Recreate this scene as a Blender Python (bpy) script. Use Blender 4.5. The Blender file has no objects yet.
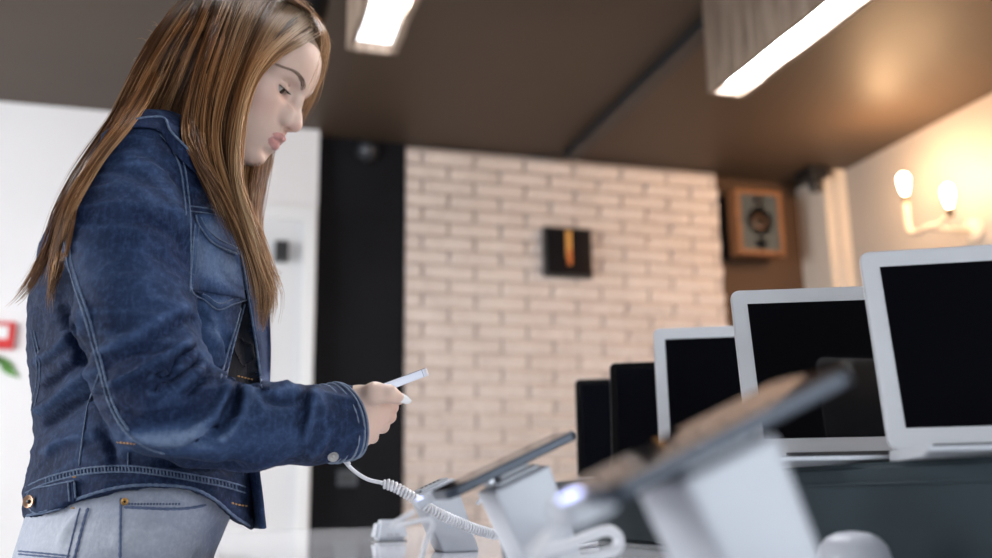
import bpy, bmesh, math, random
import numpy as np
from math import radians, sin, cos, pi, sqrt, tan
from mathutils import Vector, Matrix
from mathutils.bvhtree import BVHTree
rng = np.random.default_rng(7); random.seed(7)
COL = bpy.context.scene.collection
# ---------------------------------------------------------------- camera geometry
F = 971.0; CX, CY = 496.0, 279.0; ZC = 0.97
YAW = radians(16.5); PIT = radians(12.8); ROL = radians(.85)
H = np.array([sin(YAW), cos(YAW), 0]); R = np.array([cos(YAW), -sin(YAW), 0]); Z = np.array([0, 0, 1.])
FWD = cos(PIT)*H + sin(PIT)*Z
_u = -sin(PIT)*H + cos(PIT)*Z
RGT = cos(ROL)*R - sin(ROL)*_u
UPV = cos(ROL)*_u + sin(ROL)*R
CAMP = np.array([0, 0, ZC])
def ray(x, y): return FWD + RGT*((x-CX)/F) - UPV*((y-CY)/F)
def at_z(x, y, z): d = ray(x, y); return CAMP + d*(z-ZC)/d[2]
def at_Y(x, y, Y): d = ray(x, y); return CAMP + d*Y/d[1]
def at_X(x, y, X): d = ray(x, y); return CAMP + d*X/d[0]
def U(x, y, h): d = ray(x, y); return CAMP + d*h/(d@H)
def V(r, h, z): return r*R + h*H + (z+ZC)*Z
def proj(P):
    Q = np.asarray(P, float) - CAMP; d = Q@FWD
    return np.stack([CX+F*(Q@RGT)/d, CY-F*(Q@UPV)/d], -1)
# ---------------------------------------------------------------- object helpers
def tag(o, label=None, cat=None, group=None, kind=None):
    if label: o['label'] = label
    if cat: o['category'] = cat
    if group: o['group'] = group
    if kind: o['kind'] = kind
    return o
def empty(name, loc, label, cat, group=None, rz=0):
    o = bpy.data.objects.new(name, None); COL.objects.link(o)
    o.location = loc; o.rotation_euler = (0, 0, rz); o.empty_display_size = .05
    return tag(o, label, cat, group)
def world_of(o):
    m = Matrix.Identity(4)
    while o is not None:
        m = Matrix.LocRotScale(o.location, o.rotation_euler, o.scale) @ m; o = o.parent
    return m
def link(name, me, mats, parent=None, smooth=True, local=False):
    """mesh given in world coordinates (local=True: in the parent's coordinates)"""
    o = bpy.data.objects.new(name, me); COL.objects.link(o)
    for m in (mats if isinstance(mats, (list, tuple)) else [mats]): me.materials.append(m)
    if smooth: me.polygons.foreach_set('use_smooth', np.ones(len(me.polygons), bool))
    if parent:
        o.parent = parent
        if not local: me.transform(world_of(parent).inverted())
    me.update()
    return o
def np_mesh(name, v, faces, midx=None):
    me = bpy.data.meshes.new(name)
    v = np.asarray(v, np.float32)
    if isinstance(faces, np.ndarray):
        n, k = faces.shape
        me.vertices.add(len(v)); me.vertices.foreach_set('co', v.ravel())
        me.loops.add(n*k); me.loops.foreach_set('vertex_index', faces.astype(np.int32).ravel())
        me.polygons.add(n); me.polygons.foreach_set('loop_start', np.arange(0, n*k, k, dtype=np.int32))
        me.polygons.foreach_set('loop_total', np.full(n, k, np.int32))
        if midx is not None: me.polygons.foreach_set('material_index', np.asarray(midx, np.int32))
        me.update(calc_edges=True); me.validate()
    else:
        me.from_pydata([tuple(map(float, p)) for p in v], [], [tuple(map(int, f)) for f in faces])
        if midx is not None: me.polygons.foreach_set('material_index', np.asarray(midx, np.int32))
    return me
class MB:
    """collects shapes into one mesh"""
    def __init__(s): s.v = []; s.f = []; s.m = []; s.n = 0
    def add(s, v, f, m=0):
        v = np.asarray(v, float); s.v.append(v)
        s.f += [tuple(i+s.n for i in q) for q in f]; s.m += [m]*len(f); s.n += len(v); return s
    def box(s, lo, hi, m=0, bev=0, M=None):
        bm = bmesh.new(); bmesh.ops.create_cube(bm, size=1)
        lo = np.array(lo, float); hi = np.array(hi, float)
        for v in bm.verts:
            v.co = Vector([(lo[i]+hi[i])/2 + v.co[i]*(hi[i]-lo[i]) for i in range(3)])
        if bev: bmesh.ops.bevel(bm, geom=bm.edges[:], offset=bev, segments=3, affect='EDGES', profile=.6)
        return s.bm(bm, m, M)
    def bm(s, bm, m=0, M=None):
        bm.verts.index_update()
        v = np.array([v.co[:] for v in bm.verts]); f = [[q.index for q in p.verts] for p in bm.faces]; bm.free()
        if M is not None: v = xf(M, v)
        return s.add(v, f, m)
    def tube(s, pts, r, seg=8, m=0, caps=True):
        pts = np.asarray(pts, float); n = len(pts)
        r = np.full(n, r) if np.isscalar(r) else np.asarray(r, float)
        t = np.gradient(pts, axis=0); t /= np.linalg.norm(t, axis=1)[:, None]+1e-12
        a = np.cross(t[0], [0, 0, 1.]); 
        if np.linalg.norm(a) < 1e-3: a = np.cross(t[0], [1., 0, 0])
        a /= np.linalg.norm(a); vs = []
        for i in range(n):
            a = a - t[i]*(a@t[i]); a /= np.linalg.norm(a)+1e-12; b = np.cross(t[i], a)
            for k in range(seg):
                th = 2*pi*k/seg; vs.append(pts[i]+r[i]*(cos(th)*a+sin(th)*b))
        f = [[i*seg+k, i*seg+(k+1) % seg, (i+1)*seg+(k+1) % seg, (i+1)*seg+k] for i in range(n-1) for k in range(seg)]
        if caps: f += [list(range(seg))[::-1], [(n-1)*seg+k for k in range(seg)]]
        return s.add(vs, f, m)
    def lathe(s, prof, seg=32, m=0, M=None, caps=True):
        """prof: list of (radius, height) turned about z"""
        vs = [(r*cos(2*pi*k/seg), r*sin(2*pi*k/seg), z) for r, z in prof for k in range(seg)]
        n = len(prof)
        f = [[i*seg+k, i*seg+(k+1) % seg, (i+1)*seg+(k+1) % seg, (i+1)*seg+k] for i in range(n-1) for k in range(seg)]
        if caps: f += [list(range(seg))[::-1], [(n-1)*seg+k for k in range(seg)]]
        v = np.array(vs)
        if M is not None: v = xf(M, v)
        return s.add(v, f, m)
    def prism(s, poly, d0, d1, M, m=0, bev=0, seg=3):
        """poly in local xy, extruded along local z from d0 to d1; M places it"""
        bm = bmesh.new()
        vs = [bm.verts.new((x, y, d0)) for x, y in poly]; f = bm.faces.new(vs)
        ex = bmesh.ops.extrude_face_region(bm, geom=[f])
        for e in ex['geom']:
            if isinstance(e, bmesh.types.BMVert): e.co.z = d1
        bmesh.ops.recalc_face_normals(bm, faces=bm.faces[:])
        if bev: bmesh.ops.bevel(bm, geom=bm.edges[:], offset=bev, segments=seg, affect='EDGES', profile=.6)
        return s.bm(bm, m, M)
    def build(s, name, mats, parent=None, smooth=False, local=False):
        me = np_mesh(name, np.concatenate(s.v), s.f, s.m)
        o = link(name, me, mats, parent, smooth=False, local=local)
        if smooth:
            me.polygons.foreach_set('use_smooth', np.ones(len(me.polygons), bool))
            try: me.set_sharp_from_angle(angle=radians(38))
            except Exception: pass
        return o
def xf(M, v):
    M = np.array(M, float); return np.asarray(v, float)@M[:3, :3].T + M[:3, 3]
def frame(o, x, y, z=None):
    x = np.array(x, float); x /= np.linalg.norm(x); y = np.array(y, float); y -= x*(x@y); y /= np.linalg.norm(y)
    M = np.eye(4); M[:3, 0] = x; M[:3, 1] = y; M[:3, 2] = np.cross(x, y); M[:3, 3] = o; return M
def rrect(x0, y0, x1, y1, r, n=6):
    out = []
    for cx, cy, a0 in ((x1-r, y1-r, 0), (x0+r, y1-r, 90), (x0+r, y0+r, 180), (x1-r, y0+r, 270)):
        for k in range(n+1):
            a = radians(a0+90*k/n); out.append((cx+r*cos(a), cy+r*sin(a)))
    return out
def spline(pts, n):
    """Catmull-Rom through pts, resampled evenly to n points"""
    P = np.asarray(pts, float)
    if len(P) == 2: return P[0]+(P[1]-P[0])*np.linspace(0, 1, n)[:, None]
    Q = np.vstack([2*P[0]-P[1], P, 2*P[-1]-P[-2]]); out = []
    for i in range(1, len(Q)-2):
        t = np.linspace(0, 1, 16, endpoint=False)[:, None]
        a, b, c, d = Q[i-1], Q[i], Q[i+1], Q[i+2]
        out.append(.5*((2*b)+(c-a)*t+(2*a-5*b+4*c-d)*t*t+(3*b-a-3*c+d)*t**3))
    out = np.vstack(out+[P[-1:]])
    s = np.r_[0, np.cumsum(np.linalg.norm(np.diff(out, axis=0), axis=1))]
    u = np.linspace(0, s[-1], n)
    return np.stack([np.interp(u, s, out[:, k]) for k in range(out.shape[1])], -1)
# ---------------------------------------------------------------- materials
class NT:
    def __init__(s, name):
        s.m = bpy.data.materials.new(name); s.m.use_nodes = True; s.t = s.m.node_tree; s.t.nodes.clear()
        s.out = s.n('ShaderNodeOutputMaterial'); s.b = s.n('ShaderNodeBsdfPrincipled'); s.l(s.b.outputs[0], s.out.inputs[0])
    def n(s, t, **k):
        x = s.t.nodes.new(t)
        for a, v in k.items(): setattr(x, a, v)
        return x
    def l(s, a, b): s.t.links.new(a, b)
    def set(s, **k):
        for a, v in k.items():
            i = s.b.inputs[a.replace('_', ' ')]
            i.default_value = (*v, 1) if isinstance(v, tuple) and len(v) == 3 else v
        return s
    def coord(s, which='Object', scale=(1, 1, 1)):
        tc = s.n('ShaderNodeTexCoord'); mp = s.n('ShaderNodeMapping'); mp.inputs['Scale'].default_value = scale
        s.l(tc.outputs[which], mp.inputs[0]); return mp.outputs[0]
    def noise(s, vec, scale, detail=4, rough=.55, dist=0):
        x = s.n('ShaderNodeTexNoise'); x.inputs['Scale'].default_value = scale; x.inputs['Detail'].default_value = detail
        x.inputs['Roughness'].default_value = rough; x.inputs['Distortion'].default_value = dist
        s.l(vec, x.inputs['Vector']); return x.outputs['Fac']
    def ramp(s, fac, stops):
        x = s.n('ShaderNodeValToRGB'); e = x.color_ramp.elements
        while len(e) < len(stops): e.new(.5)
        for q, (p, c) in zip(e, stops): q.position = p; q.color = (*c, 1)
        s.l(fac, x.inputs[0]); return x.outputs[0]
    def mix(s, f, a, b, mode='MIX'):
        x = s.n('ShaderNodeMix', data_type='RGBA', blend_type=mode)
        for v, i in ((f, 0), (a, 6), (b, 7)):
            if hasattr(v, 'links'): s.l(v, x.inputs[i])
            else: x.inputs[i].default_value = v if i == 0 else (*v, 1)
        return x.outputs[2]
    def math(s, op, a, b=0, clamp=False):
        x = s.n('ShaderNodeMath', operation=op, use_clamp=clamp)
        for v, i in ((a, 0), (b, 1)):
            if hasattr(v, 'links'): s.l(v, x.inputs[i])
            else: x.inputs[i].default_value = v
        return x.outputs[0]
    def bump(s, h, strength=.2, dist=.002):
        x = s.n('ShaderNodeBump'); x.inputs['Strength'].default_value = strength; x.inputs['Distance'].default_value = dist
        s.l(h, x.inputs['Height']); s.l(x.outputs[0], s.b.inputs['Normal']); return s
    def attr(s, name):
        x = s.n('ShaderNodeAttribute', attribute_name=name); return x.outputs['Fac']
    def color(s, sock): s.l(sock, s.b.inputs['Base Color']); return s
def lin(*c): return tuple(((x/255)/12.92 if x/255 <= .04045 else ((x/255+.055)/1.055)**2.4) for x in c)
def plain(name, c, rough=.5, var=.12, scale=8, metal=0, bump=0, **k):
    t = NT(name).set(Roughness=rough, Metallic=metal, **k)
    v = t.coord(); f = t.noise(v, scale)
    t.color(t.ramp(f, [(.3, tuple(x*(1-var) for x in c)), (.7, tuple(min(1, x*(1+var)) for x in c))]))
    if bump: t.bump(t.noise(v, scale*12), bump, .002)
    return t.m
def emit(name, c, s):
    t = NT(name).set(Base_Color=c, Emission_Color=c, Emission_Strength=s, Roughness=.4); return t.m
M = {}
M['white_wall'] = plain('white_wall', (.80, .78, .785), .8, .02, 2, bump=.05)
M['door_white'] = plain('door_white', (.70, .70, .71), .5, .02, 2)
M['door_frame'] = plain('door_frame', (.80, .80, .80), .45, .02, 2)
M['ceiling'] = plain('ceiling_paint', (.066, .043, .028), .55, .08, 1.2, bump=.03)
M['floor'] = plain('floor_tile', (.35, .34, .33), .4, .1, 3)
M['dark_panel'] = plain('dark_panel', (.007, .007, .009), .8, .2, 3, Specular_IOR_Level=.15)
M['brown_wall'] = plain('brown_wall', (.075, .036, .016), .7, .08, 2, bump=.05)
M['cream_wall'] = plain('cream_wall', (.40, .365, .335), .8, .03, 2, bump=.05)
M['pillar'] = plain('pillar_paint', (.62, .55, .48), .7, .03, 3)
M['black'] = plain('black_plastic', (.012, .012, .013), .4, .2, 20)
M['black_metal'] = plain('black_metal', (.02, .02, .021), .45, .2, 10)
M['table'] = plain('table_gloss', (.74, .75, .79), .07, .01, 2)
M['table_leg'] = plain('table_panel', (.66, .67, .70), .3, .02, 2)
M['plastic'] = plain('white_plastic', (.54, .56, .61), .28, .02, 20)
M['plastic_grey'] = plain('grey_plastic', (.40, .41, .44), .3, .04, 20)
M['cord'] = plain('white_cord', (.74, .74, .77), .4, .02, 30)
M['alu'] = plain('aluminium', (.70, .71, .74), .38, .03, 20, metal=.55)
M['bezel'] = plain('laptop_bezel', (.70, .71, .735), .35, .02, 20, metal=.15)
M['screen'] = plain('dark_screen', (.0018, .0022, .004), .06, .1, 3, Specular_IOR_Level=.22)
M['phone_glass'] = plain('phone_glass', (.006, .006, .008), .05, .1, 3)
M['phone_body'] = plain('phone_body', (.030, .040, .058), .3, .1, 20, metal=.3)
M['bezel_black'] = plain('black_bezel', (.0025, .0025, .003), .3, .1, 20, Specular_IOR_Level=.12)
M['phone_silver'] = plain('phone_silver', (.62, .64, .72), .35, .03, 20, metal=.25)
M['gold'] = plain('gold_metal', (.72, .40, .12), .35, .1, 20, metal=.6)
M['copper'] = plain('copper_metal', (.42, .25, .16), .35, .15, 200, metal=.7)
M['red'] = plain('red_plastic', (.62, .03, .03), .4, .05, 10)
M['green'] = plain('green_leaf', (.10, .26, .05), .5, .25, 30)
M['white_card'] = plain('white_card', (.82, .82, .82), .5, .02, 10)
M['brass'] = plain('brass_socket', (.10, .07, .035), .4, .1, 20, metal=.6)
M['pipe'] = plain('pale_pipe', (.62, .54, .44), .45, .05, 20)
M['bulb'] = emit('bulb_glow', (1.0, .80, .56), 30.0)
M['tube_light'] = emit('tube_light', (.93, .96, 1.0), 100.0)
M['strip_light'] = emit('strip_light', (.92, .95, 1.0), 2.5)
M['led'] = emit('led_glow', (.50, .55, 1.0), 2.6)
M['skin_shoe'] = plain('white_shoe', (.7, .7, .7), .5, .05, 20)
M['sole'] = plain('shoe_sole', (.6, .6, .58), .6, .05, 20)
def cloth_mat():
    t = NT('teal_cloth').set(Roughness=.85)
    v = t.coord(); f = t.noise(v, 3, 5)
    t.color(t.ramp(f, [(.3, (.012, .024, .030)), (.75, (.021, .037, .045))]))
    t.bump(t.noise(v, 900, 2), .3, .001); return t.m
M['cloth'] = cloth_mat()
def wood_mat(name, a, b, c, zs):
    t = NT(name).set(Roughness=.6); v = t.coord('Object', zs)
    f = t.noise(v, 6, 6, .65, .6)
    t.color(t.ramp(f, [(.28, a), (.5, b), (.72, c)])); t.bump(f, .3, .004); return t.m
M['wood'] = wood_mat('reclaimed_wood', (.13, .09, .065), (.29, .21, .155), (.44, .345, .27), (6, 6, .5))
M['speaker_wood'] = wood_mat('speaker_wood', (.15, .055, .02), (.21, .085, .03), (.26, .11, .04), (8, 8, 2))
M['speaker_face'] = plain('speaker_baffle', (.042, .056, .064), .6, .05, 20)
M['cone'] = plain('speaker_cone', (.10, .06, .04), .4, .15, 40)
def brick_mat():
    t = NT('painted_brick').set(Roughness=.75); v = t.coord()
    f = t.noise(v, 5, 5); g = t.noise(v, 45, 4)
    t.color(t.mix(.35, t.ramp(f, [(.3, (.60, .50, .445)), (.7, (.76, .66, .60))]), t.ramp(g, [(.35, (.52, .43, .38)), (.65, (.78, .69, .63))])))
    t.bump(g, .5, .004); return t.m
M['brick'] = brick_mat()
M['mortar'] = plain('painted_mortar', (.44, .37, .33), .85, .1, 30)
# ---------------------------------------------------------------- the room
CEIL = ZC+1.85; YB = 4.85
def struct(name, mb, mat, parent=None, smooth=False):
    o = mb.build(name, mat, parent, smooth); o['kind'] = 'structure'; return o
XL, XR, YF = -3.6, 3.50, -3.2
struct('floor', MB().box((XL-.1, YF-.1, -.1), (XR+.1, 5.2, 0)), M['floor'])
struct('ceiling', MB().box((XL-.1, YF-.1, CEIL), (XR+.1, 5.2, CEIL+.1)), M['ceiling'])
struct('wall_right', MB().box((XR, YF, 0), (XR+.1, 5.1, CEIL)), M['cream_wall'])
struct('wall_left', MB().box((XL-.1, YF, 0), (XL, 5.1, CEIL)), M['white_wall'])
struct('wall_back', MB().box((XL, YB-.13, 0), (.472, YB+.06, CEIL)), M['white_wall'])
struct('wall_black', MB().box((.472, YB-.05, 0), (.932, YB+.06, CEIL)), M['dark_panel'])
struct('wall_brown', MB().box((2.70, YB+.06, 0), (XR, YB+.16, CEIL)), M['brown_wall'])
# shop front behind the camera: a low sill and posts leave a wide opening for the daylight
wf = MB().box((XL, YF-.1, 0), (XR, YF, .35)).box((XL, YF-.1, CEIL-.2), (XR, YF, CEIL))
for x in (XL, -1.3, 1.1, XR-.15): wf.box((x, YF-.1, .35), (x+.15, YF, CEIL-.2))
struct('wall_front', wf, M['white_wall'])
# brick wall: every brick a bevelled block on a mortar bed, in one mesh
bw = MB(); X0, X1 = .932, 2.772
bw.box((X0, YB-.035, 0), (X1, YB+.06, CEIL-.01), 1)
ch, bl, gap = .0775, .285, .012
row = 0; z = .012
while z < CEIL-.02:
    zt = min(z+ch-gap, CEIL-.012); x = X0-(bl/2 if row % 2 else 0)-.04
    while x < X1:
        a, b = max(x, X0), min(x+bl-.018, X1+random.uniform(-.004, .006))
        if b-a > .02:
            p = random.uniform(.012, .022); e = .007
            y0 = YB-.035; j = random.uniform(-.0015, .0015)
            v = [(a, y0, z-.002), (b, y0, z-.002), (b, y0, zt+.004), (a, y0, zt+.004),
                 (a+e, y0-p*.30, z+e*.3+j), (b-e, y0-p*.30, z+e*.3), (b-e, y0-p*1.45, zt-.015), (a+e, y0-p*1.45, zt-.015)]
            bw.add(v, [(4, 5, 6, 7), (0, 1, 5, 4), (1, 2, 6, 5), (2, 3, 7, 6), (3, 0, 4, 7)], 0)
        x += bl
    z += ch; row += 1
struct('wall_brick', bw, [M['brick'], M['mortar']])
struct('trim_1', MB().box((3.37, 4.63, 0), (3.43, YB+.06, CEIL-.03), bev=.004).box((3.43, 4.60, 0), (XR, YB+.06, CEIL), bev=.004), M['pillar'])
# white door in the left part of the back wall
fr = MB(); yb = YB-.13
for lo, hi in (((-.62, yb-.035, 0), (-.55, yb, 2.33)), ((.405, yb-.035, 0), (.463, yb, 2.33)), ((-.62, yb-.035, 2.33), (.463, yb, 2.40))): fr.box(lo, hi, 0, .004)
dr = struct('door_1', MB().box((-.55, yb-.012, .01), (.405, yb, 2.33), 0, .003), M['door_white'])
struct('door_frame', fr, M['door_frame'], dr)
hd = MB().tube([(-.47, yb-.06, 1.02), (-.36, yb-.06, 1.02)], .01).tube([(-.47, yb-.012, 1.02), (-.47, yb-.062, 1.02)], .011)
struct('door_handle', hd, M['black_metal'], dr, True)
dc = at_Y(282, 252, yb-.03)
bx = MB().box((dc[0]-.035, yb-.07, dc[2]-.05), (dc[0]+.03, yb-.012, dc[2]+.05), 0, .008)
struct('door_closer', bx, M['black'], dr)
# black lighting track on the ceiling
t = empty('ceiling_track', (1.83, 3.85, CEIL), 'long black lighting track fixed to the brown ceiling', 'lighting track')
MB().box((1.79, 2.6, CEIL-.05), (1.87, 4.68, CEIL), 0, .004).build('rail', M['black_metal'], t)
MB().box((1.785, 4.66, CEIL-.055), (1.875, 4.70, CEIL), 0, .004).build('end_cap', M['black'], t)
# wooden box lamps hanging down from the ceiling
def box_lamp(x0, x1, yfar, ynear, label):
    zb = ZC+1.45
    t = empty('box_lamp', ((x0+x1)/2, (yfar+ynear)/2, CEIL), label, 'ceiling lamp', 'wooden box ceiling lamps')
    n = max(6, round((yfar-ynear)/.16)); L = yfar-ynear
    for nm, xa, xb in (('plank_side', x0, x0+.024), ('plank_side', x1-.024, x1)):
        s = MB()
        for k in range(n):
            o = random.uniform(-.0025, .0025)
            s.box((xa+o, ynear+L*k/n+.001, zb+random.uniform(0, .003)), (xb+o, ynear+L*(k+1)/n-.001, CEIL), 0, .002)
        s.build(nm, M['wood'], t)
    MB().box((x0+.024, yfar-.016, zb), (x1-.024, yfar, CEIL), 0, .001).build('end_board', M['wood'], t)
    MB().box((x0+.024, ynear, zb), (x1-.024, ynear+.016, CEIL), 0, .001).build('end_board', M['wood'], t)
    MB().box((x0+.024, ynear+.016, zb+.035), (x1-.024, yfar-.016, zb+.045)).build('light_panel', M['strip_light'], t)
    tb = MB(); xm = (x0+x1)/2-.012
    tb.tube([(xm, ynear+.05, zb+.018), (xm, yfar-(.32 if x0 < 1 else .06), zb+.018)], .013, 12)
    tb.build('light_tube', M['tube_light'], t, True)
    return t
box_lamp(1.712, 1.862, 2.985, .55, 'large wooden box lamp with a bright white strip, upper right')
box_lamp(.378, .545, 2.97, .9, 'wooden box lamp at the top edge, just right of the hair')
# dome camera on the black wall and a dark spotlight beside the hair
c = at_Y(366, 153, YB-.05)
t = empty('dome_camera', (c[0], YB-.05, c[2]), 'small dark dome security camera high on the black wall', 'camera')
Mx = frame(c*[1, 0, 1]+[0, YB-.05, 0], (1, 0, 0), (0, 0, 1))
MB().lathe([(.062, 0), (.062, .02), (.055, .032)], 32, 0, Mx).build('housing', M['black'], t, True)
MB().lathe([(.045, .03), (.043, .045), (.034, .064), (.018, .076), (.001, .08)], 32, 0, Mx).build('dome', plain('dome_glass', (.05, .055, .065), .08, .05), t, True)
c = at_z(312, 12, CEIL-.10)
t = empty('ceiling_spotlight', (c[0], c[1], CEIL), 'dark ceiling spotlight just above the front of the hair', 'spotlight')
MB().tube([(c[0], c[1], CEIL), (c[0], c[1], CEIL-.07)], .014, 12).lathe([(.045, 0), (.045, .012)], 24, 0, frame((c[0], c[1], CEIL-.012), (1, 0, 0), (0, 1, 0))).build('stem', M['black_metal'], t, True)
MB().lathe([(.03, .09), (.042, .08), (.05, .02), (.052, -.07), (.047, -.07), (.04, 0)], 28, 0, frame((c[0], c[1], CEIL-.12), (1, 0, -.3), (0, 1, 0))).build('lamp_head', M['black'], t, True)
c = at_z(816, 178, CEIL-.06)
t = empty('ceiling_bracket', (3.32, 4.62, CEIL), 'small dark bracket in the ceiling corner above the pale pillar', 'bracket')
MB().box((3.24, 4.56, CEIL-.07), (3.36, 4.72, CEIL), 0, .01).build('mount', M['black'], t)
MB().lathe([(.03, 0), (.035, .02), (.03, .08), (.01, .085)], 20, 0, frame((3.30, 4.62, CEIL-.14), (1, 0, 0), (0, 1, 0))).build('lamp_head', M['black'], t, True)
# outlet on the black wall
c = at_Y(347, 478, YB-.05)
t = empty('wall_outlet', (c[0], YB-.05, c[2]), 'dark wall outlet low on the black wall', 'outlet')
MB().box((c[0]-.05, YB-.06, c[2]-.04), (c[0]+.05, YB-.05, c[2]+.04), 0, .004).build('plate', plain('outlet_plate', (.03, .034, .042), .4), t)
MB().box((c[0]-.03, YB-.063, c[2]-.022), (c[0]+.03, YB-.0595, c[2]+.022), 0, .001).build('socket', M['black'], t)
# clock
a = at_Y(542, 228, YB-.06); b = at_Y(591, 279, YB-.06); yc = YB-.06
cx, cz = (a[0]+b[0])/2, (a[2]+b[2])/2; hw = (b[0]-a[0])/2
t = empty('wall_clock', (cx, yc, cz), 'square black wall clock with a gold upright hand on the white brick', 'clock')
MB().box((cx-hw, yc-.035, cz-hw), (cx+hw, yc+.01, cz+hw), 0, .006).build('case', M['black'], t)
MB().box((cx-hw+.012, yc-.038, cz-hw+.012), (cx+hw-.012, yc-.034, cz+hw-.012), 0, .001).build('dial', M['phone_glass'], t)
MB().box((cx-.018, yc-.046, cz-.035), (cx+.014, yc-.041, cz+hw-.02), 0, .002).build('hand', M['gold'], t)
MB().box((cx-.012, yc-.050, cz-.075), (cx+.012, yc-.046, cz+.01), 0, .002).build('hand', plain('copper_hand', (.55, .18, .05), .35, .1, 20, metal=.5), t)
MB().lathe([(.016, 0), (.016, .012), (.006, .016)], 20, 0, frame((cx, yc-.046, cz), (-1, 0, 0), (0, 0, 1))).build('hub', M['black_metal'], t, True)
for k in range(12):
    an = 2*pi*k/12; q = (cx+sin(an)*hw*.76, yc-.037, cz+cos(an)*hw*.76)
    MB().lathe([(.014, 0), (.014, .004), (.010, .006)], 16, 0, frame(q, (-1, 0, 0), (0, 0, 1))).build('hour_marker', plain('marker', (.05, .05, .055), .3), t, True)
# speaker on the brown wall
ys = YB-.14; a = at_Y(735, 188, ys); b = at_Y(786, 256, ys)
t = empty('wall_speaker', ((a[0]+b[0])/2, YB+.06, b[2]), 'wood-framed loudspeaker with a grey front high on the brown wall', 'speaker')
x0, x1, z0, z1 = a[0], b[0], b[2], a[2]; w = .026
cb = MB().box((x0+.004, ys+.02, z0+.004), (x1-.004, YB+.06, z1-.004), 0, .003)
cb.build('cabinet', M['black'], t)
f = MB()
for lo, hi in (((x0, ys, z0), (x0+w, ys+.10, z1)), ((x1-w, ys, z0), (x1, ys+.10, z1)), ((x0+w, ys, z0), (x1-w, ys+.10, z0+w)), ((x0+w, ys, z1-w), (x1-w, ys+.10, z1))): f.box(lo, hi, 0, .003)
f.build('frame', M['speaker_wood'], t)
MB().box((x0+w, ys+.008, z0+w), (x1-w, ys+.02, z1-w)).build('baffle', M['speaker_face'], t)
cx = (x0+x1)/2; cz = (z0+z1)/2
def ring(nm, z, r, mat):
    MB().lathe([(r, 0), (r, .012), (r*.9, .014), (r*.8, .006), (r*.35, -.006), (r*.28, .004), (.002, .008)], 36, 0, frame((cx, ys+.008, z), (-1, 0, 0), (0, 0, 1))).build(nm, mat, t, True)
ring('tweeter', cz+.125, .038, plain('tweeter', (.13, .12, .11), .35)); ring('woofer', cz+.005, .082, M['cone']); ring('port', cz-.125, .035, M['black'])
# wall lamps
def sconce(pts, zbase, label):
    t = empty('wall_lamp', (XR, pts[0][1]-.1, zbase), label, 'wall lamp', 'pipe wall lamps on the cream wall')
    ym = sum(p[1] for p in pts)/len(pts)
    MB().lathe([(.06, 0), (.06, .02), (.04, .035)], 24, 0, frame((XR, ym, zbase), (0, -1, 0), (0, 0, 1))).build('wall_plate', M['pipe'], t, True)
    arm = MB()
    for p in pts:
        arm.tube(spline([(XR-.02, ym, zbase), (p[0], ym, zbase), (p[0], (ym+p[1])/2, zbase), (p[0], p[1], zbase+.03), (p[0], p[1], p[2]-.10)], 24), .014, 12)
    arm.build('arm', M['pipe'], t, True)
    for p in pts:
        MB().lathe([(.014, 0), (.016, .01), (.016, .036), (.012, .045)], 20, 0, frame((p[0], p[1], p[2]-.105), (1, 0, 0), (0, 1, 0))).build('socket', M['brass'], t, True)
        q = MB().lathe([(.010, -.062), (.014, -.045), (.022, -.015), (.026, .01), (.024, .03), (.015, .044), (.001, .050)], 24, 0, frame(p, (1, 0, 0), (0, 1, 0))).build('bulb', M['bulb'], t, True)
        li = bpy.data.lights.new('bulb_light', 'POINT'); li.energy = LAMP_W; li.color = (1, .60, .31); li.shadow_soft_size = .04
        lo = bpy.data.objects.new('bulb_light', li); COL.objects.link(lo); lo.location = (p[0]-.06, p[1], p[2]+.06)
LAMP_W = 11
b1 = at_X(904, 183, XR-.26); b2 = at_X(948, 195, XR-.26)
sconce([b1, b2], float(b1[2]-.27), 'warm wall lamp with two glowing bulbs above the large right laptop')
b3 = b2+np.array([0, -1.15, .12])
sconce([b3, b3+np.array([0, -.3, 0])], float(b3[2]-.27), 'warm two-bulb wall lamp nearest the right edge')
# red sign and its green leaf label on the white wall
a = at_Y(-14, 322, yb); b = at_Y(14, 350, yb)
t = empty('alarm_sign', ((a[0]+b[0])/2, yb, b[2]), 'red framed alarm sign on the white wall at the left edge', 'sign')
MB().box((a[0], yb-.03, b[2]), (b[0], yb, a[2]), 0, .006).build('frame', M['red'], t)
MB().box((a[0]+.03, yb-.033, b[2]+.045), (b[0]-.025, yb-.029, a[2]-.02), 0, .001).build('panel', M['white_card'], t)
g = t
for k, (dx, dz, ang) in enumerate(((0, 0, -25), (-.05, .01, -15), (-.09, .02, -40), (.03, -.03, -35))):
    p0 = np.array([b[0]-.08+dx, yb-.012, b[2]-.035+dz]); d = np.array([cos(radians(ang)), 0, sin(radians(ang))]); n = np.array([-d[2], 0, d[0]])
    mid = [p0+d*.1*s for s in (0, .3, .65, 1)]; wd = [0.001, .018, .015, .001]
    v = []
    for q, w2 in zip(mid, wd): v += [q+n*w2, q-n*w2, q+n*w2+[0, .004, 0], q-n*w2+[0, .004, 0]]
    fs = []
    for i in range(3):
        o = 4*i; fs += [(o, o+4, o+5, o+1), (o+2, o+3, o+7, o+6), (o, o+2, o+6, o+4), (o+1, o+5, o+7, o+3)]
    MB().add(v, fs).build('leaf', M['green'], g)
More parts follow.
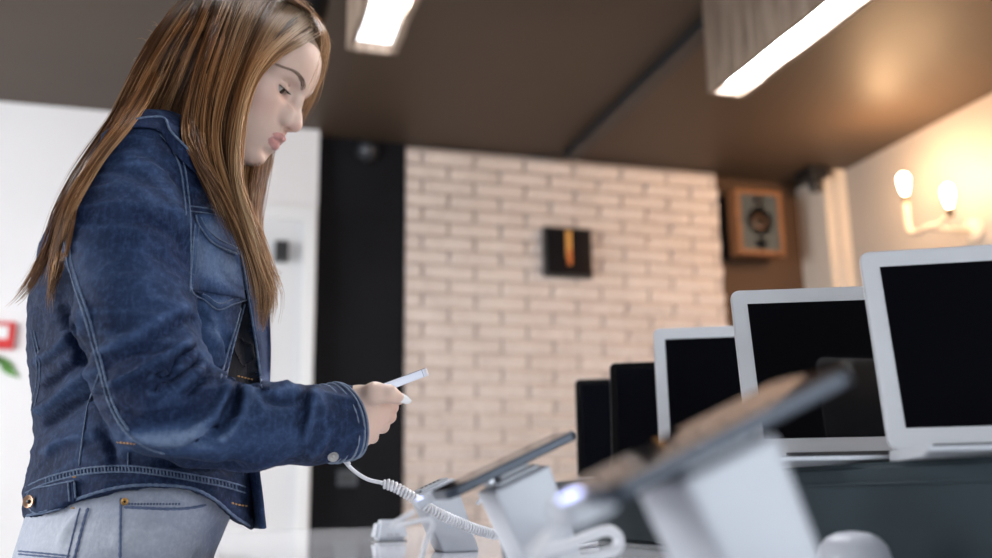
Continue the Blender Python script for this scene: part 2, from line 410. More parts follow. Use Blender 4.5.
# dark wooden bench under the brick wall
t = empty('bench', (1.55, YB-.3, 0), 'dark brown wooden bench below the white brick wall', 'bench')
MB().box((1.05, YB-.50, .74), (2.3, YB-.12, .80), 0, .006).build('seat', plain('dark_wood', (.035, .018, .012), .4, .3, 4), t)
for x in (1.10, 2.19):
    MB().box((x, YB-.48, 0), (x+.06, YB-.14, .74), 0, .004).build('leg', plain('dark_wood', (.035, .018, .012), .4, .3, 4), t)
MB().box((1.16, YB-.2, .1), (2.19, YB-.16, .74)).build('back_panel', plain('dark_wood', (.035, .018, .012), .4, .3, 4), t)
# ---------------------------------------------------------------- white display table, dark platform
TZ = ZC-.065
t = empty('display_table', (.9, 1.35, 0), 'glossy white display table the phone stands are on', 'table')
MB().box((.022, .25, TZ-.045), (1.75, 2.53, TZ), 0, .004).build('tabletop', M['table'], t)
for x, y in ((.12, .4), (.12, 2.3), (1.6, .4), (1.6, 2.3)):
    MB().box((x, y, 0), (x+.07, y+.07, TZ-.045), 0, .004).build('leg', M['table_leg'], t)
PZ = ZC+.029
def cloth_box():
    bm = bmesh.new(); bmesh.ops.create_cube(bm, size=1)
    lo, hi = (.60, .30, TZ), (1.45, 2.02, PZ)
    for v in bm.verts: v.co = Vector([(lo[i]+hi[i])/2+v.co[i]*(hi[i]-lo[i]) for i in range(3)])
    bmesh.ops.bevel(bm, geom=bm.edges[:], offset=.006, segments=3, affect='EDGES')
    return bm
t = empty('laptop_platform', (1.0, 1.15, TZ), 'long dark teal cloth-covered riser carrying the open laptops', 'riser')
MB().bm(cloth_box()).build('covered_box', M['cloth'], t, True)
MB().box((.596, .31, PZ-.021), (.602, 2.01, PZ-.018), 0, .001).build('hem_seam', M['cloth'], t)
# ---------------------------------------------------------------- laptops
def laptop(BL, yaw, tilt, w, h, black, label, depth=.165):
    BL = np.array(BL)+[0, 0, ZC]; BL[2] = PZ+.012
    d = np.array([cos(yaw), sin(yaw), 0]); n = np.array([sin(yaw), -cos(yaw), 0])
    up = np.array([0, 0, 1])*cos(tilt)-n*sin(tilt)
    t = empty('laptop', (*(BL+d*w/2+n*depth/2)[:2], PZ), label, 'laptop', 'open laptops along the riser')
    Ml = frame(BL, d, up)                 # local z = out of the screen
    lidm = M['bezel'] if not black else M['bezel_black']
    MB().prism(rrect(0, 0, w, h, .011), -.0055, 0, Ml, 0, .0012, 2).build('lid', M['alu'] if not black else M['black'], t, True)
    bz = .016; bb = .019 if not black else .02
    MB().prism(rrect(.0016, .0016, w-.0016, h-.0016, .0098), -.0001, .0007, Ml, 0, .0003, 1).build('bezel', lidm, t, True)
    if black: sx0, sy0, sx1, sy1 = .013, .018, w-.013, h-.013
    else: sx0, sy0, sx1, sy1 = .0185, .021, w-.0185, h-.0195
    MB().prism([(sx0, sy0), (sx1, sy0), (sx1, sy1), (sx0, sy1)], .0003, .0012, Ml).build('screen', M['screen'], t)
    MB().lathe([(.0016, 0), (.0016, .0006), (.0009, .0008)], 12, 0, Ml@frame((w/2, h-.0095, .0006), (1, 0, 0), (0, 1, 0))).build('webcam', M['black'], t, True)
    Mb = frame(BL-np.array([0, 0, .012]), d, n)     # local z points down
    prof = [(0, 0), (0, -.0115), (depth, -.0075), (depth, -.004), (depth-.02, 0), (.02, 0)]
    bm = bmesh.new()
    vs = [bm.verts.new((0, a, b)) for a, b in prof]; f = bm.faces.new(vs)
    ex = bmesh.ops.extrude_face_region(bm, geom=[f])
    for e in ex['geom']:
        if isinstance(e, bmesh.types.BMVert): e.co.x = w
    bmesh.ops.recalc_face_normals(bm, faces=bm.faces[:])
    bmesh.ops.bevel(bm, geom=bm.edges[:], offset=.0012, segments=2, affect='EDGES')
    MB().bm(bm, 0, Mb).build('base', M['alu'], t, True)
    kb = MB(); slope = (.0115-.0075)/depth
    for r in range(5):
        for k in range(13):
            y = .022+r*.017; x = .03+k*(w-.06)/13; zz = -(.0115-slope*y)
            kb.box((x, y, zz-.0012), (x+(w-.06)/13-.003, y+.014, zz+.0008), 0, 0, Mb)
    kb.build('keyboard', M['black'], t)
    MB().tube([BL+d*.04+n*.002, BL+d*(w-.04)+n*.002], .005, 10).build('hinge', M['black_metal'], t, True)
    return t
laptop((.6258, .7986, .038), radians(-27.96), radians(14.8), .325, .216, False, 'largest silver laptop, nearest and cut by the right edge')
laptop(((.5637+.009), .933+.03, .035), radians(-22.5), radians(17), .325, .210, False, 'second silver laptop, directly left of the largest one', .122)
laptop((.6768, 1.4013, .05), radians(-24.5), radians(9.4), .325, .232, False, 'smallest-looking silver laptop beside the black-framed laptops')
laptop((.680, 1.60, .05), radians(-26.2), radians(14), .304, .207, True, 'black-framed laptop right beside the silver one, nearer of the two', .15)
laptop((.7388, 1.9218, .05), radians(-22.4), radians(13), .304, .216, True, 'black-framed laptop at the far left end of the riser')
# ---------------------------------------------------------------- phone stands
SD = .056
def stand(bx, by, label):
    t = empty('phone_stand', (bx, by, TZ), label, 'phone stand', 'slanted white phone stands')
    poly = [(-.024, 0), (.025, 0), (-.008, .094), (-.058, .072)]
    Ms = frame((bx, by+SD/2, TZ), (1, 0, 0), (0, 0, 1))     # local z = -Y
    MB().prism(poly, 0, SD, Ms, 0, .004, 3).build('body', M['plastic'], t, True)
    MB().prism([(-.020, -.0002), (.021, -.0002), (.0195, .003), (-.021, .003)], .004, SD-.003, Ms, 0, .0008, 2).build('foot_pad', M['plastic_grey'], t, True)
    u = np.array([.05, 0, .022]); u /= np.linalg.norm(u); nn = np.array([-u[2], 0, u[0]])
    o = np.array([bx-.033, by, TZ+.083])
    Mt = frame(o, u, (0, 1, 0))
    MB().prism(rrect(-.021, -.020, .021, .020, .004), -.001, .0035, Mt, 0, .001, 2).build('top_plate', M['plastic_grey'], t, True)
    c = MB()
    for k in range(5): c.box((-.014+k*.006, -.004, .0033), (-.011+k*.006, .004, .0042), 0, 0, Mt)
    c.build('contacts', M['black'], t)
    return o, u, nn, Mt
def phone(o, u, nn, L, Wd, label, back, glass, shift=0):
    c = o+nn*(.013 if L < .13 else .009)+u*shift
    t = empty('phone', c, label, 'phone', 'phones on the display table')
    Mp = frame(c, u, (0, 1, 0))
    MB().prism(rrect(-L/2, -Wd/2, L/2, Wd/2, .009), -.004, .0035, Mp, 0, .0018, 3).build('body', back, t, True)
    MB().prism(rrect(-L/2+.0015, -Wd/2+.0015, L/2-.0015, Wd/2-.0015, .008), .003, .0040, Mp).build('screen', glass, t)
    MB().prism(rrect(-L/2+.010, -Wd/2+.012, -L/2+.028, -Wd/2+.026, .003), -.0055, -.0038, Mp).build('camera_bump', M['black'], t)
    return t, Mp
def bracket(o, nn, u):
    pass
sA = at_z(456, 551, TZ); o1, u1, n1, _ = stand(sA[0], sA[1], 'white slanted phone stand without a phone, furthest from the camera')
sB = at_z(551, 577, TZ); o2, u2, n2, Mt2 = stand(sB[0], sB[1], 'white slanted phone stand in the middle, holding the thin bluish phone')
sC = at_z(775, 636, TZ); o3, u3, n3, Mt3 = stand(sC[0], sC[1], 'large blurred white phone stand closest to the camera')
print('stands', sA, sB, sC)
def holder(o, u, nn, label):
    t = empty('phone_clamp', o+nn*.004, label, 'clamp', 'clamps under the phones')
    Mt = frame(o, u, (0, 1, 0))
    MB().prism(rrect(-.015, -.014, .015, .014, .004), .0035, .009, Mt, 0, .001, 2).build('pad', M['plastic_grey'], t, True)
    MB().box((-.0235, -.010, .0035), (-.018, .010, .008), 0, .001, Mt).build('clip', M['alu'], t)
holder(o2, u2, n2, 'grey clamp between the middle stand and its phone')
holder(o3, u3, n3, 'grey clamp between the closest stand and its phone')
phone(o2, u2, n2, .126, .064, 'thin dark blue phone tilted on the middle white stand', M['phone_body'], M['phone_glass'], -.002)
phone(o3, u3, n3, .142, .070, 'dark phone reflecting the bricks, tilted on the stand closest to the camera', M['phone_body'], M['phone_glass'], .006)
def coil(pts, rc=.0045, rw=.0015, pitch=.0036):
    P = spline(pts, 400); s = np.r_[0, np.cumsum(np.linalg.norm(np.diff(P, axis=0), axis=1))]
    n = int(s[-1]/pitch*9); u = np.linspace(0, s[-1], n)
    Q = np.stack([np.interp(u, s, P[:, k]) for k in range(3)], -1)
    T = np.gradient(Q, axis=0); T /= np.linalg.norm(T, axis=1)[:, None]
    a = np.cross(T, [0, 0, 1.]); a /= np.linalg.norm(a, axis=1)[:, None]; b = np.cross(T, a)
    th = 2*pi*u/pitch; env = np.clip(np.minimum(u, s[-1]-u)/.006, 0, 1)*rc
    return Q+(np.cos(th)*env)[:, None]*a+(np.sin(th)*env)[:, None]*b
def sensor(o, u, nn, L, label, loop):
    c = o+nn*(.0145 if L > .12 else .006)-u*(L/2+.012)
    t = empty('security_sensor', c, label, 'security sensor', 'security sensors on the phone ends')
    Mt = frame(c, u, (0, 1, 0))
    k = .55 if L > .12 else 1.05; Mt[:3, :3] *= k
    MB().prism(rrect(-.013, -.012, .0125, .012, .005), -.007, .006, Mt, 0, .0025, 3).build('shell', M['plastic'], t, True)
    MB().lathe([(.0055, .0058), (.005, .0072), (.001, .008)], 20, 0, Mt@frame((-.004, -.003, 0), (1, 0, 0), (0, 1, 0))).build('status_light', M['led'], t, True)
    MB().lathe([(.0055, .0), (.005, .002), (.001, .003)], 20, 0, Mt@frame((-.012, -.002, 0), (0, 1, 0), (0, 0, 1))).build('status_light', M['led'], t, True)
    p = c-u*.010-nn*.004
    MB().tube(spline([p]+[np.array(q) for q in loop(p)], 90), .0022, 8).build('cable', M['cord'], t, True)
def loopA(p):
    return [p+[-.018, 0, -.012], U(432, 520, .86), U(424, 548, .84), at_z(421, 578, TZ+.004), at_z(450, 640, TZ+.003)]
def loopB(p):
    q = at_z
    return [p+[-.016, .004, -.014], U(548, 535, .60), U(538, 580, .60), at_z(520, 632, TZ+.003), at_z(470, 660, TZ+.003)]
sensor(o2, u2, n2, .134, 'white sensor with a small blue light at the lower end of the middle phone', loopA)
sensor(o3, u3, n3, .108, 'white sensor with a bright blue light at the lower end of the closest phone', loopB)
# loose white cords
cd = MB().tube(spline([U(505, 600, .72), U(540, 556, .72), U(568, 545, .73), U(590, 536, .74), U(608, 531, .745), U(618, 537, .75), U(616, 549, .75), U(598, 556, .74), U(560, 566, .73), U(520, 600, .72)], 120), .0042, 10).build('loose_cord', M['cord'], None, True)
tag(cd, 'loop of thick white cord on the table between the blurred stands', 'cord')
cd = MB().tube(spline([sA+[.028, -.005, .06], sA+[.06, -.03, .09], sA+[.09, -.05, .075], sA+[.11, -.06, .02], sA+[.14, -.05, .004], sA+[.2, 0, .004]], 80), .003, 8).build('loose_cord', M['cord'], None, True)
tag(cd, 'thin white cord arching behind the middle stand', 'cord')
# round-cornered white pucks
def puck(p, s, label, bv=.11):
    t = empty('charging_puck', p, label, 'puck', 'small white pucks on the table')
    if bv > .2:
        MB().lathe([(s*.50, .001), (s*.52, s*.06), (s*.51, s*.22), (s*.46, s*.40), (s*.36, s*.52), (s*.22, s*.585), (.0005, s*.61)], 40, 0, frame(p, (1, 0, 0), (0, 1, 0))).build('shell', M['plastic'], t, True)
        MB().lathe([(s*.47, 0), (s*.47, .0015)], 40, 0, frame(p, (1, 0, 0), (0, 1, 0))).build('foot_pad', M['black'], t, True)
        return
    bm = bmesh.new(); bmesh.ops.create_cube(bm, size=1)
    for v in bm.verts:
        k = .78 if v.co.z > 0 else 1
        v.co = Vector((p[0]+v.co.x*s*k, p[1]+v.co.y*s*k, p[2]+.001+(v.co.z+.5)*s*.60))
    bmesh.ops.bevel(bm, geom=bm.edges[:], offset=s*bv, segments=5, affect='EDGES')
    MB().bm(bm).build('shell', M['plastic'], t, True)
    MB().box((p[0]-s*.46, p[1]-s*.46, p[2]), (p[0]+s*.46, p[1]+s*.46, p[2]+.0015), 0).build('foot_pad', M['black'], t)
    for dx in (-.14, -.04, .10, .18):
        MB().box((p[0]+dx*s, p[1]-s*.50, p[2]+s*.15), (p[0]+dx*s+s*.05, p[1]-s*.44, p[2]+s*.24)).build('port', M['plastic_grey'], t)
puck(at_z(389, 541, TZ), .056, 'small white puck with tiny grey ports beside the coiled cord')
q = at_z(856, 575, TZ); puck(np.array([min(q[0], .556), q[1], TZ]), .058, 'blurred white puck at the bottom edge below the second silver laptop', .24)
# ---------------------------------------------------------------- implicit surfaces (for the person)
class Grid:
    def __init__(s, lo, hi, h):
        s.lo = np.array(lo, float); s.h = h
        s.n = np.ceil((np.array(hi)-s.lo)/h).astype(int)+1
        s.f = np.full(s.n, .5, np.float32)
    def sub(s, lo, hi):
        a = np.clip(np.floor((np.array(lo)-s.lo)/s.h).astype(int), 0, s.n); b = np.clip(np.ceil((np.array(hi)-s.lo)/s.h).astype(int)+1, 0, s.n)
        sl = tuple(slice(i, j) for i, j in zip(a, b))
        ax = [s.lo[k]+s.h*np.arange(a[k], b[k]) for k in range(3)]
        g = np.stack(np.meshgrid(*ax, indexing='ij'), -1).astype(np.float32)
        return sl, g
    def op(s, fn, lo, hi, k=0., mode='u', pad=.04):
        sl, g = s.sub(np.array(lo)-pad, np.array(hi)+pad)
        if g.size == 0: return s
        d = fn(g).astype(np.float32); f = s.f[sl]
        if mode == 'u': s.f[sl] = smin(f, d, k)
        elif mode == 's': s.f[sl] = -smin(-f, d, k)
        elif mode == 'i': s.f[sl] = -smin(-f, -d, k)
        return s
    def cone(s, a, b, ra, rb, k=.01, mode='u'):
        a = np.array(a, float); b = np.array(b, float); r = max(ra, rb)
        def fn(g):
            ab = b-a; L = ab@ab
            t = np.clip(((g-a)@ab)/max(L, 1e-9), 0, 1)
            return np.linalg.norm(g-(a+t[..., None]*ab), axis=-1)-(ra+t*(rb-ra))
        return s.op(fn, np.minimum(a, b)-r, np.maximum(a, b)+r, k, mode)
    def chain(s, pts, rs, k=.01, mode='u'):
        for i in range(len(pts)-1): s.cone(pts[i], pts[i+1], rs[i], rs[i+1], k, mode)
        return s
    def ell(s, c, r, k=.01, mode='u', M3=None):
        c = np.array(c, float); r = np.array(r, float)
        def fn(g):
            q = g-c
            if M3 is not None: q = q@M3
            k0 = np.linalg.norm(q/r, axis=-1); k1 = np.linalg.norm(q/(r*r), axis=-1)+1e-9
            return k0*(k0-1)/k1
        m = r.max() if M3 is not None else r
        return s.op(fn, c-m, c+m, k, mode)
    def mesh(s):
        return surface_nets(s.f, s.lo, s.h)
def smin(a, b, k):
    if k <= 0: return np.minimum(a, b)
    h = np.clip(k-np.abs(a-b), 0, None)/k
    return np.minimum(a, b)-h*h*k*.25
def surface_nets(f, lo, h):
    s = f < 0; n = np.array(f.shape)
    c = np.zeros(n-1, np.int8)
    for i in (0, 1):
        for j in (0, 1):
            for k in (0, 1): c += s[i:n[0]-1+i, j:n[1]-1+j, k:n[2]-1+k]
    act = np.argwhere((c > 0) & (c < 8)); idx = -np.ones(n-1, np.int64); idx[tuple(act.T)] = np.arange(len(act))
    acc = np.zeros((len(act), 3)); cnt = np.zeros(len(act))
    corners = [(i, j, k) for i in (0, 1) for j in (0, 1) for k in (0, 1)]
    for p in corners:
        for ax in range(3):
            if p[ax]: continue
            q = list(p); q[ax] = 1
            fa = f[tuple((act+p).T)]; fb = f[tuple((act+q).T)]
            m = (fa < 0) != (fb < 0); t = fa/(fa-fb+1e-20)
            pt = act+np.array(p, float); pt[:, ax] += t
            acc[m] += pt[m]; cnt[m] += 1
    v = lo+h*acc/np.maximum(cnt, 1)[:, None]
    quads = []
    for ax in range(3):
        o1, o2 = [(1, 2), (2, 0), (0, 1)][ax]
        sl0 = [slice(None)]*3; sl1 = [slice(None)]*3; sl0[ax] = slice(0, -1); sl1[ax] = slice(1, None)
        a = s[tuple(sl0)]; b = s[tuple(sl1)]; e = np.argwhere(a != b); sg = a[tuple(e.T)]
        ok = (e[:, o1] > 0) & (e[:, o2] > 0) & (e[:, o1] < n[o1]-1) & (e[:, o2] < n[o2]-1); e = e[ok]; sg = sg[ok]
        def cell(d1, d2):
            q = e.copy(); q[:, o1] += d1; q[:, o2] += d2; return idx[tuple(q.T)]
        q = np.stack([cell(-1, -1), cell(0, -1), cell(0, 0), cell(-1, 0)], 1)
        q[~sg] = q[~sg][:, ::-1]; quads.append(q)
    q = np.vstack(quads)
    return v, q[(q >= 0).all(1)]
def vnormals(v, q):
    n = np.cross(v[q[:, 2]]-v[q[:, 0]], v[q[:, 3]]-v[q[:, 1]]); out = np.zeros_like(v)
    for k in range(4): np.add.at(out, q[:, k], n)
    return out/(np.linalg.norm(out, axis=1)[:, None]+1e-12)
def relax(v, q, it=2, lam=.5):
    e = np.vstack([q[:, [0, 1]], q[:, [1, 2]], q[:, [2, 3]], q[:, [3, 0]]])
    for _ in range(it):
        acc = np.zeros_like(v); c = np.zeros(len(v))
        np.add.at(acc, e[:, 0], v[e[:, 1]]); np.add.at(c, e[:, 0], 1); np.add.at(acc, e[:, 1], v[e[:, 0]]); np.add.at(c, e[:, 1], 1)
        v = v+lam*(acc/np.maximum(c, 1)[:, None]-v)
    return v
def bvh_of(v, q): return BVHTree.FromPolygons([tuple(p) for p in v.tolist()], [tuple(p) for p in q.tolist()])
def cast(bvhs, x, y):
    d = ray(x, y); d = d/np.linalg.norm(d); best = None
    for b in bvhs:
        loc, nor, i, dist = b.ray_cast(Vector(CAMP), Vector(d))
        if loc is not None and (best is None or dist < best[2]): best = (np.array(loc), np.array(nor), dist)
    return best
def seg_dist(P, line):
    """distance of 2-D points to a polyline"""
    d = np.full(len(P), 1e9)
    L = np.asarray(line, float)
    for a, b in zip(L[:-1], L[1:]):
        ab = b-a; t = np.clip(((P-a)@ab)/(ab@ab+1e-9), 0, 1); d = np.minimum(d, np.linalg.norm(P-(a+t[:, None]*ab), axis=1))
    return d
def in_poly(P, poly):
    x, y = P[:, 0], P[:, 1]; c = np.zeros(len(P), bool); n = len(poly)
    for i in range(n):
        (x1, y1), (x2, y2) = poly[i], poly[(i+1) % n]
        c ^= ((y1 > y) != (y2 > y)) & (x < (x2-x1)*(y-y1)/(y2-y1+1e-12)+x1)
    return c
def wnoise(P, scale, seed, n=14):
    g = np.random.default_rng(seed); out = np.zeros(len(P))
    for i in range(n):
        w = g.normal(size=3); w *= scale*(.6+1.2*g.random())/np.linalg.norm(w); out += np.sin(P@w+g.random()*6.28)
    return out/sqrt(n)
# ---------------------------------------------------------------- person
def person_base():
    b = V(-.47, 1.28, -ZC); return b
PB = person_base()
person = empty('person', PB, 'person in blue denim jacket and pale jeans, looking down at the phone in hand', 'person')
# --- materials
def skin_mat():
    t = NT('skin').set(Roughness=.48, Subsurface_Weight=.12, Subsurface_Scale=.004)
    t.b.inputs['Subsurface Radius'].default_value = (1, .35, .2); t.b.inputs['Specular IOR Level'].default_value = .35
    v = t.coord(); f = t.noise(v, 40, 4); g = t.attr('blush')
    base = t.ramp(f, [(.3, (.66, .47, .385)), (.7, (.70, .51, .42))])
    t.color(t.mix(g, base, (.60, .285, .235))); t.bump(t.noise(v, 900, 2), .05, .0006); return t.m
M['skin'] = skin_mat()
M['lip'] = plain('lip', (.50, .235, .215), .33, .1, 200)
M['scalp'] = plain('scalp_hair', (.17, .11, .07), .6, .2, 60)
M['eye_white'] = plain('eye_white', (.62, .58, .55), .15, .03, 60)
M['iris'] = plain('iris', (.06, .03, .015), .1, .2, 300)
M['lash'] = plain('lash', (.02, .012, .009), .6, .1, 60)
M['brow'] = plain('brow_hair', (.26, .17, .125), .6, .15, 300)
M['nail'] = plain('white_nail', (.82, .80, .80), .15, .02, 100)
def denim_mat(name, dark, mid, lightc, seed, worn=None):
    t = NT(name).set(Roughness=.82); t.b.inputs['Specular IOR Level'].default_value = .2
    t.b.inputs['Sheen Weight'].default_value = .0
    v = t.coord(); big = t.noise(v, 9, 4, .6); fine = t.noise(v, 170, 3, .7)
    v2 = t.coord('Object', (260, 260, 40)); yarn = t.noise(v2, 1, 2, .6)
    c = t.ramp(big, [(.3, dark), (.72, mid)])
    k = t.math('ADD', t.math('MULTIPLY', t.math('SUBTRACT', fine, .48, True), .9), t.math('MULTIPLY', t.math('SUBTRACT', yarn, .5, True), .6), True)
    c = t.mix(k, c, lightc)
    fade = t.attr('fade'); fn = t.math('MULTIPLY', fade, t.math('ADD', .55, t.math('MULTIPLY', fine, .8)), True)
    c = t.mix(fn, c, lightc)
    if worn: c = t.mix(t.math('MULTIPLY', t.math('SUBTRACT', fn, .45, True), .95, True), c, worn)
    t.color(c)
    t.bump(t.math('ADD', t.math('MULTIPLY', fine, .6), yarn), .35, .0012); return t.m
M['denim'] = denim_mat('blue_denim', (.0042, .0085, .027), (.0095, .0205, .062), (.078, .138, .285), 1, (.27, .34, .45))
M['gap_dark'] = denim_mat('front_gap_dark', (.003, .004, .008), (.005, .007, .013), (.008, .011, .02), 2)  # near-black colour for the sunken strip between the front edges
M['denim_light'] = denim_mat('denim_seam', (.060, .090, .165), (.12, .165, .25), (.42, .47, .54), 3)
M['jeans'] = denim_mat('pale_denim', (.17, .205, .30), (.29, .325, .43), (.60, .62, .67), 4)
M['jeans_seam'] = denim_mat('pale_denim_seam', (.08, .105, .19), (.13, .165, .27), (.3, .35, .45), 5)
M['thread'] = plain('orange_thread', (.50, .26, .09), .7, .2, 300)
M['steel'] = plain('button_steel', (.45, .44, .42), .35, .1, 200, metal=.8)
# --- head ---------------------------------------------------------------
HP = V(-.3545, 1.257, .567)
def head_matrix(yaw, pit, rol):
    cy, sy, cp, sp, cr, sr = cos(-yaw), sin(-yaw), cos(pit), sin(pit), cos(rol), sin(rol)
    A = np.array([[cy, -sy, 0], [sy, cy, 0], [0, 0, 1]])@np.array([[cp, 0, sp], [0, 1, 0], [-sp, 0, cp]])@np.array([[1, 0, 0], [0, cr, -sr], [0, sr, cr]])
    B = np.stack([R, H, Z], 1)           # view frame -> world
    M4 = np.eye(4); M4[:3, :3] = B@A; M4[:3, 3] = HP; return M4
HM = head_matrix(radians(3), radians(30), radians(3))
def hw(p): return xf(HM, np.atleast_2d(np.array(p, float)))
EYE = (.0640, .0315, .0200)
def build_head():
    g = Grid((-.125, -.095, -.17), (.13, .095, .145), .0015)
    g.ell((-.012, 0, .040), (.094, .073, .083), 0)
    g.ell((.038, 0, .058), (.049, .061, .052), .03)
    g.ell((.026, 0, -.015), (.054, .054, .070), .03)
    g.ell((.040, 0, -.030), (.044, .041, .052), .02)
    for s in (-1, 1):
        g.cone((.066, s*.008, -.071), (.010, s*.043, -.047), .0145, .017, .022)
        g.ell((.053, s*.040, -.006), (.024, .019, .019), .022)
        g.ell((.052, s*.029, -.036), (.026, .018, .024), .02)
        g.cone((.0795, s*.010, .041), (.058, s*.046, .040), .0085, .009, .014)
    g.ell((.0685, 0, -.073), (.0165, .015, .0140), .016)
    g.ell((.064, 0, -.042), (.030, .028, .025), .016)
    for s in (-1, 1):
        g.ell((.087, s*.031, .0210), (.0145, .020, .0125), .012, 's')
        g.ell((.0905, s*.0165, .016), (.008, .007, .014), .008, 's')
    # nose
    g.chain([(.0775, 0, .036), (.0858, 0, .018), (.0955, 0, -.003), (.1010, 0, -.0110)], [.0080, .0072, .0084, .0098], .007)
    g.ell((.0955, 0, -.0150), (.012, .0105, .0075), .005)
    for s in (-1, 1):
        g.ell((.0900, s*.0120, -.0155), (.0098, .0068, .0076), .005)
        g.ell((.086, s*.0135, -.006), (.012, .0075, .012), .008)
        g.ell((.0950, s*.0064, -.0232), (.0052, .0028, .0035), .003, 's')
    # eyelids
    for s in (-1, 1):
        e = np.array((EYE[0], s*EYE[1], EYE[2]))
        g.ell(e, (.0142, .0150, .0138), .0045)
        arc = []; arc2 = []
        for az in np.linspace(-58, 50, 9):
            a = radians(az); el = radians(-6-15*cos(radians((az+4)*1.55)))
            arc.append(e+.0140*np.array([cos(el)*cos(a), s*cos(el)*sin(a)*-1 if False else s*cos(el)*sin(-a), sin(el)]))
            el2 = radians(36-8*abs(az)/50); arc2.append(e+.0148*np.array([cos(el2)*cos(a), s*cos(el2)*sin(-a), sin(el2)]))
        g.chain(arc, [.0012, .0024, .0036, .0044, .0047, .0045, .0038, .0026, .0012], .0010, 's')
        g.chain(arc2, [.0008]*9, .002, 's')
    # lips
    ul = [(.0800, -.0235, -.0425), (.0895, -.013, -.0385), (.0945, -.0045, -.0362), (.0940, 0, -.0372), (.0945, .0045, -.0362), (.0895, .013, -.0385), (.0800, .0235, -.0425)]
    ll = [(.0795, -.022, -.0446), (.0878, -.012, -.0498), (.0912, 0, -.0512), (.0878, .012, -.0498), (.0795, .022, -.0446)]
    g.chain(ul, [.0015, .0031, .0038, .0036, .0038, .0031, .0015], .003)
    g.chain(ll, [.0016, .0038, .0047, .0038, .0016], .003)
    ml = [(.0810, -.0230, -.0440), (.0925, -.012, -.0444), (.0975, 0, -.0444), (.0925, .012, -.0444), (.0810, .0230, -.0440)]
    g.chain(ml, [.0006, .0012, .0018, .0012, .0006], .0012, 's')
    g.ell((.100, 0, -.030), (.006, .0028, .006), .004, 's')
    g.ell((.0905, 0, -.0655), (.007, .016, .006), .008, 's')
    # ears, neck
    for s in (-1, 1): g.ell((-.004, s*.071, .002), (.018, .008, .031), .006)
    g.cone((-.028, 0, -.045), (-.062, 0, -.165), .052, .050, .03)
    v, q = g.mesh(); v = relax(v, q, 1, .45)
    return v, q, np.array(ul), np.array(ll)
hv, hq, UL, LL = build_head()
def pdist(P, line):
    d = np.full(len(P), 1e9)
    for a, b in zip(line[:-1], line[1:]):
        ab = b-a; t = np.clip(((P-a)@ab)/(ab@ab+1e-12), 0, 1); d = np.minimum(d, np.linalg.norm(P-(a+t[:, None]*ab), axis=1))
    return d
fc = hv[hq].mean(1)
hm = np.zeros(len(hq), int)
dl = np.minimum(pdist(fc, UL)-.0044, pdist(fc, LL)-.0052)
mid = pdist(fc, np.array([(.0810, -.0230, -.0440), (.0925, -.012, -.0444), (.0975, 0, -.0444), (.0925, .012, -.0444), (.0810, .0230, -.0440)]))
hm[((dl < .0006) | (mid < .0034)) & (fc[:, 0] > .078)] = 1
hm[(fc[:, 2] > .088-.55*np.clip(.06-fc[:, 0], -.02, .3)+.0*fc[:, 1]) & (fc[:, 2] > -.02) | (fc[:, 0] < .012) & (fc[:, 2] > -.05)] = 2
blush = .55*np.exp(-(((hv[:, 0]-.062)/.02)**2+((np.abs(hv[:, 1])-.040)/.02)**2+((hv[:, 2]+.012)/.018)**2)) + .45*np.exp(-(((hv[:, 0]-.105)/.012)**2+(hv[:, 1]/.012)**2+((hv[:, 2]+.013)/.010)**2)) + .35*np.exp(-(((np.abs(hv[:, 1])-.031)/.018)**2+((hv[:, 2]-.010)/.006)**2))*(hv[:, 0] > .05)
HV = xf(HM, hv); HBVH = bvh_of(HV, hq)
# --- right hand holding the phone, in world coordinates ----------------------
def build_hand(pts, mirror=False):
    P = {k: np.array(v) for k, v in pts.items()}
    allp = np.array([p for p in P.values()])
    g = Grid(allp.min(0)-.03, allp.max(0)+.03, .0013)
    for k, r in (('index', .0108), ('middle', .0112), ('ring', .0105), ('little', .0095)):
        g.cone(P['w_'+k], P[k+'0'], .0135, r, .016)
    for k, r in (('index', .0098), ('middle', .0102), ('ring', .0096), ('little', .0084)):
        g.cone(P[k+'0'], P[k+'1'], r, r*.90, .004); g.cone(P[k+'1'], P[k+'2'], r*.90, r*.82, .002); g.cone(P[k+'2'], P[k+'3'], r*.82, r*.70, .002)
        g.ell(P[k+'0'], (r*1.08,)*3, .004)
    g.cone(P['thumb0'], P['thumb1'], .0150, .0124, .014); g.cone(P['thumb1'], P['thumb2'], .0120, .0100, .005); g.cone(P['thumb2'], P['thumb3'], .0102, .0074, .003)
    g.cone(P['arm'], P['wrist'], .026, .0255, .02)
    g.chain([P['w_index'], P['w_middle'], P['w_ring'], P['w_little']], [.0150]*4, .016)
    return g.mesh()
hand_pts = dict(
    arm=U(318, 424, 1.11), wrist=U(346, 419, 1.118),
    w_index=U(357, 405, 1.116), w_middle=U(353, 412, 1.116), w_ring=U(352, 421, 1.117), w_little=U(350, 431, 1.118),
    index0=U(381, 402, 1.128), index1=U(391, 407, 1.150), index2=U(391, 400, 1.174), index3=U(384, 392, 1.180),
    middle0=U(380, 413, 1.130), middle1=U(388.5, 416, 1.158), middle2=U(388, 407, 1.184), middle3=U(379, 395, 1.190),
    ring0=U(373, 425, 1.128), ring1=U(382, 426, 1.154), ring2=U(381, 416, 1.182), ring3=U(371, 401, 1.192),
    little0=U(364, 436, 1.124), little1=U(372, 437, 1.146), little2=U(366, 421, 1.174), little3=U(362, 412, 1.182),
    thumb0=U(361, 400, 1.112), thumb1=U(375, 393.5, 1.094), thumb2=U(389, 394.0, 1.094), thumb3=U(398.5, 398.5, 1.102))
gv, gq = build_hand(hand_pts); gv = relax(gv, gq, 1, .4)
